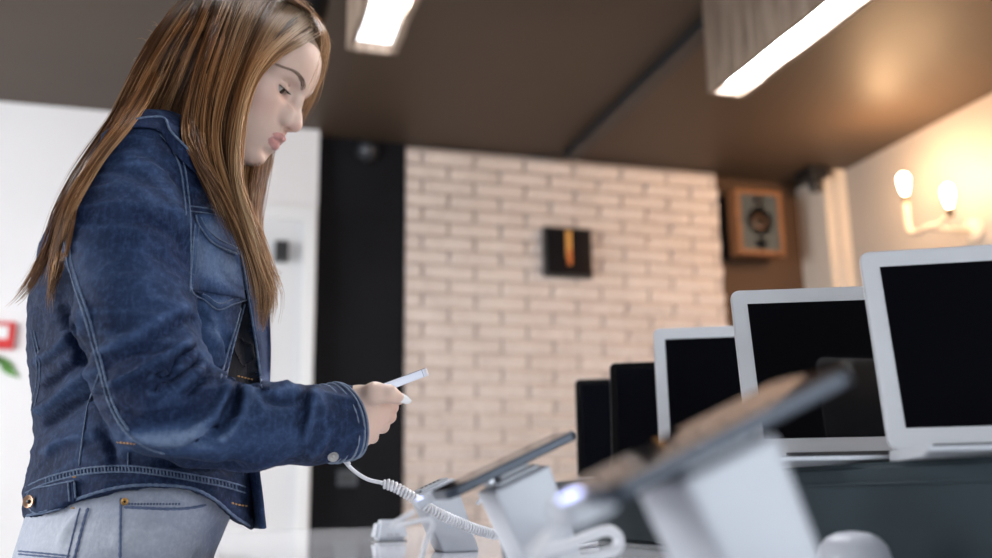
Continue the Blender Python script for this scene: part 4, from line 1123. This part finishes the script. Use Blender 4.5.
# ---------------------------------------------------------------- jeans and shoes
PR = nz_rows([(470, 36, 240, .135), (490, 32, 240, .145), (505, 27, 238, .152), (530, 20, 226, .160), (558, 12, 213, .166), (590, 8, 206, .168), (630, 12, 200, .165)], 1.27)
def build_jeans():
    base = [V(r, h, z) for r in (-.72, -.2) for h in (1.0, 1.55) for z in (-.93, .06)]
    g = Grid(np.min(base, 0), np.max(base, 0), .006)
    z0 = PR[0, 0]
    g.op(torso_fn(PR, 1.27, BYAW, 0, 2.2, False), np.min([V(r, h, z0-ZC) for r in (-.66, -.2) for h in (1.05, 1.5)], 0), np.max([V(r, h, .045) for r in (-.66, -.2) for h in (1.05, 1.5)], 0), 0)
    sl, gg = g.sub(g.lo, g.lo+g.h*(g.n-1))
    g.f[sl] = np.maximum(g.f[sl], np.maximum(z0-gg[..., 2], gg[..., 2]-(ZC+.045)).astype(np.float32))
    for s in (-1, 1):
        hh = 1.27+s*.088; o = -.478
        g.chain([VS(o, hh, -.13), VS(o, hh, -.30), VS(o+.005, hh, -.50), VS(o-.005, hh, -.72), VS(o-.005, hh, -.875)], [.094, .086, .068, .066, .064], .03)
    sl, gg = g.sub(g.lo, g.lo+g.h*(g.n-1)); g.f[sl] = np.maximum(g.f[sl], (.045-gg[..., 2]).astype(np.float32))
    return g.mesh()
PV, PQ = build_jeans(); PV = relax(PV, PQ, 3, .5)
PV = folds(PV, PQ, [([(200, 560), (215, 535), (232, 515)], 5, -.004), ([(120, 540), (160, 530), (205, 545)], 7, .003), ([(60, 545), (72, 525), (85, 512)], 4, .003)], 1.35)
nn = vnormals(PV, PQ); PV = PV+nn*(.0012*wnoise(PV, 30, 13))[:, None]
pm = np_mesh('jeans', PV, PQ.astype(np.int32)); pp = proj(PV)
pf = .35+.35*spot(pp, (60, 540), (40, 30))+.3*spot(pp, (140, 540), (50, 25))+.12*wnoise(PV, 26, 8)-.35*spot(pp, (215, 530), (14, 30))
pm.attributes.new('fade', 'FLOAT', 'POINT').data.foreach_set('value', np.clip(pf, 0, 1).astype(np.float32))
jeans = link('jeans', pm, M['jeans'], person); jeans['label'] = 'pale washed blue jeans'
PBV = bvh_of(PV, PQ)
seam('side_seam', [[(88, 508), (83, 525), (74, 560)]], .0016, .0004, 'jeans_seam', jeans, bv=[PBV])
seam('side_seam', [[(80, 508), (75, 527), (67, 560)]], .0010, .0002, 'jeans_seam', jeans, bv=[PBV])
seam('pocket_edge', [[(121, 498), (120.5, 525), (120, 560)]], .0014, .0003, 'jeans_seam', jeans, bv=[PBV])
seam('pocket_edge', [[(124, 507), (145, 508), (170, 509), (190, 508), (206, 505)]], .0016, .0003, 'jeans_seam', jeans, bv=[PBV])
seam('yoke_seam', [[(18, 551), (40, 553), (70, 556)], [(18, 554), (40, 556), (70, 559)]], .0010, .0002, 'jeans_seam', jeans, bv=[PBV])
stitches([[(125, 504), (150, 504), (180, 504)]], [PBV], .0012, jeans, 'jeans_seam')
button(125, 502, .0042, .0008, 'pocket_rivet', 'gold', 'black', jeans, [PBV])
for s in (-1, 1):
    hh = 1.27+s*.088
    mb = MB(); prof = [(-.135, .030, .02), (-.12, .040, .045), (-.06, .044, .075), (0, .042, .082), (.05, .042, .060), (.10, .046, .045), (.135, .038, .036), (.15, .02, .022)]
    sg = 20; v = []
    for x, w2, t in prof:
        for k in range(sg):
            a = 2*pi*k/sg; ca, sa = cos(a), sin(a)
            v.append(V(-.44*hh/1.27+x, hh+w2*np.sign(ca)*abs(ca)**.8, -ZC+.022+(t if sa > 0 else .010)*np.sign(sa)*abs(sa)**.8))
    f = [[i*sg+k, (i+1)*sg+k, (i+1)*sg+(k+1) % sg, i*sg+(k+1) % sg] for i in range(len(prof)-1) for k in range(sg)]+[list(range(sg)), [(len(prof)-1)*sg+k for k in range(sg)][::-1]]
    sh = mb.add(v, f).build('shoe', M['skin_shoe'], person, True)
    mb = MB(); v = []
    for zz, k2 in ((0, 1.04), (.024, 1.06)):
        for x, w2, t in prof: v.append(V(-.44*hh/1.27+x*1.03, hh+w2*k2, -ZC+zz))
        for x, w2, t in prof[::-1]: v.append(V(-.44*hh/1.27+x*1.03, hh-w2*k2, -ZC+zz))
    n = 16; f = [[k, (k+1) % n, n+(k+1) % n, n+k] for k in range(n)]+[list(range(n))[::-1], list(range(n, 2*n))]
    mb.add(v, f).build('sole', M['sole'], sh)
    lc = MB()
    for k in range(4):
        x = -.01+k*.028; z0 = -ZC+.022+np.interp(x, [0, .05, .10], [.082, .060, .045])+.002
        lc.tube([V(-.44*hh/1.27+x, hh-.026, z0-.012), V(-.44*hh/1.27+x+.005, hh, z0+.001), V(-.44*hh/1.27+x, hh+.026, z0-.012)], .0025, 6)
    lc.build('laces', M['white_card'], sh)
# ---------------------------------------------------------------- hair
def hair_mat():
    t = NT('blond_brown_hair').set(Roughness=.36); t.b.inputs['Specular IOR Level'].default_value = .36
    k = t.attr('tone'); z = t.attr('along')
    c = t.ramp(k, [(.08, (.018, .008, .004)), (.36, (.085, .032, .010)), (.66, (.265, .110, .038)), (.95, (.54, .31, .15))])
    tip = t.ramp(k, [(.08, (.075, .033, .014)), (.4, (.20, .092, .040)), (.7, (.42, .225, .105)), (.95, (.68, .47, .28))])
    root = t.ramp(k, [(.08, (.05, .033, .022)), (.4, (.12, .078, .048)), (.7, (.24, .165, .105)), (.95, (.42, .32, .22))])
    c = t.mix(t.math('MULTIPLY', t.math('SUBTRACT', z, .38, True), 1.8, True), c, tip)
    c = t.mix(t.math('MULTIPLY', t.math('SUBTRACT', .24, z, True), 4.2, True), c, root)
    t.color(c); return t.m
M['hair'] = hair_mat()
NP = 26
OBST = [HBVH, JB]
def strand_depth(px, h0, margin, obst=None):
    """3-D points along a traced strand: h0 = depth wanted, pulled in front of the head and jacket"""
    out = np.zeros((len(px), 3)); D = np.zeros(len(px))
    for i, (x, y) in enumerate(px):
        d = ray(x, y); n = np.linalg.norm(d); d = d/n
        Dw = h0[i]/(d@H); c = cast(obst or OBST, x, y)
        if c is not None: Dw = min(Dw, c[2]-margin) if c[2]*(d@H) < h0[i]+.02 or True else Dw
        D[i] = Dw
    for _ in range(4): D[1:-1] = np.minimum(D[1:-1]+.0, (D[:-2]+2*D[1:-1]+D[2:])/4+.002)
    for i, (x, y) in enumerate(px):
        d = ray(x, y); out[i] = CAMP+d/np.linalg.norm(d)*D[i]
    return out
class Hair:
    def __init__(s): s.v = []; s.tone = []; s.al = []; s.q = []; s.n = 0
    def strand(s, P, r, tone, a0=0., a1=1., seg=3):
        n = len(P); T = np.gradient(P, axis=0); T /= np.linalg.norm(T, axis=1)[:, None]+1e-9
        a = np.cross(T, FWD); a /= np.linalg.norm(a, axis=1)[:, None]+1e-9; b = np.cross(T, a)
        u = np.linspace(0, 1, n); rr = r*np.clip(np.minimum(1, (1-u)*4+.15), 0, 1)*np.clip(u*8+.4, 0, 1)
        vs = np.stack([P+rr[:, None]*(cos(2*pi*k/seg)*a+sin(2*pi*k/seg)*b) for k in range(seg)], 1).reshape(-1, 3)
        i = np.arange(n-1)[:, None]; k = np.arange(seg)[None]
        q = np.stack([i*seg+k, i*seg+(k+1) % seg, (i+1)*seg+(k+1) % seg, (i+1)*seg+k], -1).reshape(-1, 4)+s.n
        s.v.append(vs); s.q.append(q); s.n += len(vs)
        s.tone.append(np.full(len(vs), tone)); s.al.append(np.repeat(a0+(a1-a0)*u, seg))
    def build(s, name, parent):
        me = np_mesh(name, np.vstack(s.v), np.vstack(s.q).astype(np.int32))
        me.attributes.new('tone', 'FLOAT', 'POINT').data.foreach_set('value', np.clip(np.concatenate(s.tone), 0, 1).astype(np.float32))
        me.attributes.new('along', 'FLOAT', 'POINT').data.foreach_set('value', np.concatenate(s.al).astype(np.float32))
        return link(name, me, M['hair'], parent)
G1 = [(200, -12), (178, 8), (157, 34), (140, 62), (127, 88), (112, 118), (92, 146), (72, 176), (54, 212), (42, 248), (26, 282), (5, 304)]
G2 = [(204, -12), (184, 10), (164, 36), (147, 65), (133, 92), (117, 122), (98, 150), (78, 180), (60, 216), (50, 250), (44, 280), (36, 300)]
G3 = [(208, -12), (190, 12), (171, 38), (154, 68), (140, 96), (122, 126), (102, 152), (82, 184), (68, 216), (62, 246), (54, 274), (44, 298)]
G4 = [(212, -12), (194, 14), (176, 42), (160, 74), (147, 102), (128, 128), (106, 154), (86, 184), (70, 212), (60, 246), (52, 275), (47, 310)]
K1 = [(206, -12), (188, 12), (169, 40), (152, 70), (138, 98), (124, 118), (108, 134)]
K2 = [(212, -12), (196, 16), (178, 46), (164, 76), (152, 100), (142, 114), (130, 124)]
K3 = [(218, -12), (203, 18), (187, 50), (174, 80), (166, 100), (160, 114), (154, 123)]
K4 = [(226, -12), (212, 20), (198, 54), (187, 84), (178, 108), (172, 126), (170, 140)]
K5 = [(234, -12), (220, 22), (207, 58), (197, 90), (190, 116), (186, 136), (188, 154)]
L1 = [(226, -12), (212, 20), (199, 56), (190, 88), (184, 116), (184, 138), (192, 156), (204, 174), (214, 190)]
L2 = [(234, -12), (220, 22), (207, 58), (198, 92), (193, 120), (194, 146), (205, 172), (218, 196), (230, 222), (238, 244)]
L3 = [(244, -12), (229, 24), (215, 62), (206, 96), (202, 126), (205, 156), (217, 184), (231, 212), (243, 238), (254, 262), (272, 274)]
L4 = [(254, -11), (238, 26), (224, 64), (214, 98), (210, 130), (214, 160), (225, 190), (238, 220), (249, 250), (258, 284), (263, 322)]
L5 = [(266, -9), (248, 26), (234, 66), (223, 102), (218, 134), (221, 164), (231, 194), (243, 226), (255, 258), (264, 292), (263, 332)]
L6 = [(280, -5), (260, 28), (244, 68), (232, 106), (226, 138), (228, 168), (236, 198), (247, 230), (258, 262), (269, 296), (266, 326)]
L7 = [(296, 2), (274, 30), (254, 68), (241, 106), (234, 140), (234, 170), (240, 200), (250, 232), (261, 264), (273, 296), (270, 318)]
L8 = [(308, 10), (284, 32), (259, 62), (244, 98), (237, 136), (236, 170), (244, 202), (254, 236), (265, 266), (276, 272), (279, 276)]
L9 = [(320, 25), (300, 37), (274, 54), (254, 78), (244, 110), (240, 144), (239, 176), (245, 206), (258, 240), (267, 270), (274, 300)]
HG = lambda n: np.interp(np.linspace(0, 1, n), [0, .15, .5, 1], [1.255, 1.21, 1.175, 1.16])
def group(guides, n, h0s, hair, spread=2.2, marg=(.003, .022), rad=(.00035, .00075), tonef=None, ymax=None, jit=1.0, deep=0.0, trim=(.86, 1.02), obst=None):
    Gd = [spline(g, NP) for g in guides]; W = []
    for g, h0 in zip(Gd, h0s): W.append(strand_depth(g, h0, .004, obst))
    W = np.array(W); m = len(W); clumps = max(4, n//16); cl = np.sort(rng.random(clumps))*(m-1); ctone = rng.random(clumps)
    coff = rng.normal(size=(clumps, 3))*.0022; clift = rng.random(clumps); cph = rng.random(clumps)*6.28
    for i in range(n):
        c = rng.integers(clumps); s = np.clip(cl[c]+rng.normal()*.055*(m-1)/max(1, m-1)*2, 0, m-1.001); k = int(s); t = s-k
        P = W[k]*(1-t)+W[k+1]*t; u = np.linspace(0, 1, NP)
        e = rng.uniform(*trim); nn2 = max(8, int(NP*min(1, e))); 
        toc = CAMP-P; toc /= np.linalg.norm(toc, axis=1)[:, None]
        lift = marg[0]+(marg[1]-marg[0])*np.clip(clift[c]*.8+.25*rng.random(), 0, 1)
        side = np.cross(np.gradient(P, axis=0), toc); side /= np.linalg.norm(side, axis=1)[:, None]+1e-9
        sp = spread*.0013*jit
        conv = (1-.55*np.sin(pi*np.clip(u*1.1, 0, 1)))
        Q = P+toc*(lift*np.clip(u*5+.35, 0, 1)-deep*rng.random())[:, None]+side*((rng.normal()*sp+coff[c, 0]*1.2)*conv+.0012*np.sin(u*rng.uniform(4, 9)+cph[c])+.0006*np.sin(u*rng.uniform(9, 20)+rng.random()*6))[:, None]
        Q = Q[:nn2]
        tone = .80*ctone[c]+.20*rng.random(); tone = tone if tonef is None else tonef(s/(m-1), tone)
        hair.strand(Q, rng.uniform(*rad), tone, 0, 1)
def h_at(g, vals):
    return np.interp(np.linspace(0, 1, NP), np.linspace(0, 1, len(vals)), vals)
hair = Hair()
back_h = [1.25, 1.21, 1.19, 1.18, 1.18, 1.18, 1.17, 1.16, 1.155, 1.15, 1.15]
group([G1, G2, G3, G4], 480, [h_at(g, back_h) for g in (G1, G2, G3, G4)], hair, 2.6, (.002, .024), tonef=lambda s, t: .10+.72*t, trim=(.62, .98))
Ws = [[(92, 146), (74, 174), (58, 208), (46, 242), (30, 272), (16, 292), (3, 306)], [(96, 148), (78, 178), (62, 212), (51, 244), (40, 272), (24, 296), (10, 307)]]
group(Ws, 70, [np.linspace(1.17, 1.15, NP)]*2, hair, 1.2, (.004, .015), tonef=lambda s, t: .2+.6*t, trim=(.8, 1.02))
Ws = [[(84, 170), (70, 204), (64, 236), (60, 262), (52, 284), (36, 298)], [(88, 172), (76, 200), (70, 226), (64, 256), (54, 282), (44, 298)], [(80, 172), (64, 206), (56, 240), (50, 270), (48, 292), (47, 314)]]
group(Ws, 80, [np.linspace(1.15, 1.13, NP)]*3, hair, 1.4, (.003, .012), tonef=lambda s, t: .25+.6*t, trim=(.75, 1.02))
cut_h = [1.25, 1.20, 1.18, 1.18, 1.19, 1.20, 1.21]
group([K1, K2, K3, K4, K5], 1000, [h_at(g, cut_h) for g in (K1, K2, K3, K4, K5)], hair, 2.4, (.002, .026), tonef=lambda s, t: .0+.80*t**1.3, trim=(.95, 1.05), obst=[HBVH])
fr_h = [1.25, 1.195, 1.165, 1.15, 1.145, 1.14, 1.135, 1.13, 1.13, 1.14, 1.15]
group([L1, L2, L3, L4, L5, L6, L7, L8, L9], 2300, [h_at(g, fr_h) for g in (L1, L2, L3, L4, L5, L6, L7, L8, L9)], hair, 2.4, (.002, .030), tonef=lambda s, t: np.clip(.0+.80*t+.16*s, 0, 1))
# lighter wisps along the temple
group([L7, L8, L9], 260, [h_at(g, fr_h)-.006 for g in (L7, L8, L9)], hair, 2.0, (.004, .03), tonef=lambda s, t: .55+.45*t)
# locks on the far side of the face
F1 = [(300, 0), (318, 22), (326, 44), (323, 66), (316, 88), (308, 106), (300, 122)]
F2 = [(298, 0), (316, 23), (324, 45), (321, 66), (314, 88), (306, 107), (299, 124)]
F3 = [(296, 2), (313, 25), (321, 47), (318, 68), (311, 90), (303, 109), (296, 126)]
def free_group(guides, n, hs, spread, rad, tone):
    W = []
    for g, hh in zip(guides, hs):
        px = spline(g, NP); W.append(np.array([U(x, y, h) for (x, y), h in zip(px, hh)]))
    W = np.array(W); m = len(W)
    for i in range(n):
        s = rng.random()*(m-1.001); k = int(s); t = s-k; P = W[k]*(1-t)+W[k+1]*t; u = np.linspace(0, 1, NP)
        P = P+R*(rng.normal()*spread)+H*(rng.normal()*.010)+np.outer(.0012*np.sin(u*rng.uniform(4, 10)+rng.random()*6), R)
        hair.strand(P[:int(NP*rng.uniform(.8, 1))], rng.uniform(*rad), tone(rng.random()), 0, 1)
free_group([F1, F2, F3], 170, [np.interp(np.linspace(0, 1, NP), [0, .25, 1], [1.262, 1.285, 1.312])]*3, .0012, (.0003, .0006), lambda t: .35+.5*t)
X1 = [(250, 110), (250, 140), (248, 165), (246, 190), (248, 215), (254, 245), (266, 285)]
X2 = [(262, 120), (262, 148), (258, 170), (254, 195), (254, 220), (259, 245), (271, 292)]
X3 = [(274, 120), (271, 148), (266, 172), (261, 196), (258, 220), (263, 246), (272, 262)]
free_group([X1, X2, X3], 420, [np.linspace(1.31, 1.22, NP)]*3, .0014, (.0003, .0006), lambda t: .25+.6*t)
free_group([[(282, 1), (304, 15), (318, 30), (320, 46), (315, 62)], [(288, -1), (310, 15), (323, 32), (324, 47), (319, 64)], [(294, -2), (316, 17), (327, 36), (326, 50), (321, 66)]], 170, [np.linspace(1.222, 1.285, NP)]*3, .0012, (.0003, .0006), lambda t: .45+.5*t)
# hair on the far side of the head, falling from the parting to the chest
for i in range(820):
    x0 = rng.uniform(-.085, .068); fz = sqrt(max(.05, 1-((x0+.012)/.104)**2))
    lift = rng.uniform(.010, .026)*min(1, (x0+.10)/.06)
    top = np.array((x0, rng.uniform(-.030, .012), .040+.088*fz+lift)); w0 = .074*sqrt(max(.1, 1-((x0+.012)/.108)**2))+rng.uniform(.004, .014)
    pts = [top, (x0-.003, w0*.42, .040+.086*fz+lift*.8), (x0-.005, w0*.75, .040+.066*fz+lift*.5), (x0-.010, w0*.97, .050), (x0-.016, w0*1.02, .0), (x0-.024, w0*.98, -.05)]
    Pw = hw(np.array(pts)); e0 = Pw[-1]; L = rng.uniform(.10, .22)
    drop = [e0+np.array([0, 0, -L*.45])+H*.012-R*.004, e0+np.array([0, 0, -L])+H*.016+R*(.05*(x0+.05))]
    P = spline(np.vstack([Pw, drop]), NP)+np.outer(np.sin(np.linspace(0, rng.uniform(4, 9), NP)+rng.random()*6), R*.0015)
    hair.strand(P, rng.uniform(.0007, .0013), .1+.7*rng.random(), 0, 1)
# flyaway hairs
for i in range(95):
    base = [G1, G2, G1, L9, L8, L7, F1, K2, L5][rng.integers(9)]; px = spline(base, NP)
    u = np.linspace(0, 1, NP); a = rng.uniform(-1, 1); px = px+np.outer(u*(1-u*.3), [a*12, rng.uniform(-4, 6)])+np.outer(np.sin(u*rng.uniform(3, 8)+rng.random()*6), [2.2, 1.2])
    hb0 = rng.uniform(1.14, 1.19)
    P = np.array([U(x, y, np.interp(q, [0, .3, 1], [1.24, hb0, hb0])) for (x, y), q in zip(px, u)]); c0_, c1_ = rng.integers(0, 8), rng.integers(14, NP)
    hair.strand(P[c0_:c1_], rng.uniform(.00014, .00022), .55+.4*rng.random(), .3, 1)
for i in range(110):                              # short broken hairs on the crown and hairline
    x = rng.uniform(135, 322); y = np.interp(x, [135, 157, 185, 215, 300, 322], [70, 34, 4, -12, 4, 34]); dx, dy = (rng.uniform(-16, 6), rng.uniform(-12, 10)) if x < 215 else (rng.uniform(-4, 14), rng.uniform(-9, 12))
    px = spline([(x+6, y+8), (x+dx*.4, y+dy*.4-3), (x+dx, y+dy+2)], 10)
    P = np.array([U(a, b, 1.23) for a, b in px]); hair.strand(P, .00020, .6+.4*rng.random(), .1, .3)
HO = hair.build('hair', person); HO['label'] = 'long light brown hair with blond tips, falling loose'
# ---------------------------------------------------------------- phone in the hand, cable
u0 = U(430.5, 370, 1.165)-U(362, 395.5, 1.118); u0 /= np.linalg.norm(u0)
wd = H*.95-R*.42; wd -= u0*(wd@u0); wd /= np.linalg.norm(wd)
LP, WP = .124, .0585
end = U(430, 370.5, 1.165); c = end-u0*LP/2+wd*WP/2
t = empty('phone', c, 'slim silver phone held in the right hand', 'phone', 'phones on the display table')
del t['group']
Mp = frame(c, u0, wd)
if Mp[2, 2] < 0: Mp[:3, 1] *= -1; Mp[:3, 2] *= -1
MB().prism(rrect(-LP/2, -WP/2, LP/2, WP/2, .008), -.0050, .0046, Mp, 0, .0009, 2).build('body', M['phone_silver'], t, True)
MB().prism(rrect(-LP/2+.0012, -WP/2+.0012, LP/2-.0012, WP/2-.0012, .007), .0036, .0050, Mp).build('screen', M['phone_glass'], t)
for sx in (-1, 1):
    MB().prism(rrect(sx*(LP/2-.0105)-.0006, -WP/2-.00015, sx*(LP/2-.0105)+.0006, WP/2+.00015, .0005, 1), -.0044, .0042, Mp).build('antenna_line', M['black'], t)
MB().prism(rrect(-.013, -.012, .013, .012, .004), -.0105, -.0038, Mp, 0, .002, 2).build('sensor_pad', M['plastic'], t, True)
s0 = xf(Mp, [(-.010, 0, -.008)])[0]
tail = [s0, s0+np.array([-.012, .006, -.025]), U(352, 445, 1.175), U(345, 458, 1.175), U(352, 469, 1.178), U(367, 479, 1.182), U(383, 483, 1.185)]
cc = empty('coiled_cable', tail[-1], 'white coiled security cable running from the hand-held phone to the far stand', 'cable')
MB().tube(spline(tail, 70), .0024, 8).build('straight_lead', M['cord'], cc, True)
MB().tube([U(343.5, 456, 1.175), U(345, 459, 1.175), U(349, 465, 1.177)], [.0042, .0044, .0028], 12).build('strain_relief', M['plastic'], cc, True)
cp = [U(381, 482.5, 1.185), U(395, 487, 1.187), U(412, 497, 1.19), U(432, 510, 1.20), U(455, 521, 1.22), U(478, 530, 1.245), U(500, 536, 1.27)]
MB().tube(coil(cp, .0052, .0019, .0046), .0019, 6).build('coil', M['cord'], cc, True)
MB().tube(spline([cp[-1], U(515, 538, 1.29), U(530, 541, 1.31), at_z(545, 546, TZ+.003)], 30), .0022, 8).build('straight_lead', M['cord'], cc, True)
# ---------------------------------------------------------------- camera, light
cam = bpy.data.cameras.new('camera'); co = bpy.data.objects.new('camera', cam); COL.objects.link(co)
Mc = Matrix(((RGT[0], UPV[0], -FWD[0], 0), (RGT[1], UPV[1], -FWD[1], 0), (RGT[2], UPV[2], -FWD[2], ZC), (0, 0, 0, 1)))
co.matrix_world = Mc
cam.sensor_width = 36; cam.lens = 36*F/992; cam.clip_start = .02; cam.clip_end = 60
cam.dof.use_dof = True; cam.dof.focus_distance = 1.17; cam.dof.aperture_fstop = 2.5; cam.dof.aperture_blades = 9
bpy.context.scene.camera = co
def area(name, loc, target, sx, sy, energy, color):
    l = bpy.data.lights.new(name, 'AREA'); l.shape = 'RECTANGLE'; l.size = sx; l.size_y = sy; l.energy = energy; l.color = color
    o = bpy.data.objects.new(name, l); COL.objects.link(o); o.location = loc
    d = Vector(target)-Vector(loc); o.rotation_euler = d.to_track_quat('-Z', 'Y').to_euler(); return o
area('shop_front_fill', (2.0, YF+.1, 1.5), (.3, 1.6, 1.3), 2.9, 2.2, 85, (.86, .93, 1.0))  # added area lamp in the shop-front opening, aimed to fill the person's face
area('side_wall_fill', (XL+.15, 2.4, 1.6), (0, 3.4, 1.4), 3.0, 2.2, 185, (.92, .96, 1.0))  # added area lamp to brighten the white back wall; wall_left has no window
w = bpy.data.worlds.new('world'); bpy.context.scene.world = w; w.use_nodes = True
w.node_tree.nodes['Background'].inputs[0].default_value = (.75, .85, 1, 1); w.node_tree.nodes['Background'].inputs[1].default_value = .6
sc = bpy.context.scene
sc.view_settings.view_transform = 'Standard'; sc.view_settings.look = 'None'; sc.view_settings.gamma = 1; sc.view_settings.use_curve_mapping = False
sc.view_settings.exposure = 0.35
sc.cycles.max_bounces = 8; sc.cycles.diffuse_bounces = 4; sc.cycles.use_denoising = True
sc.cycles.sample_clamp_indirect = 6
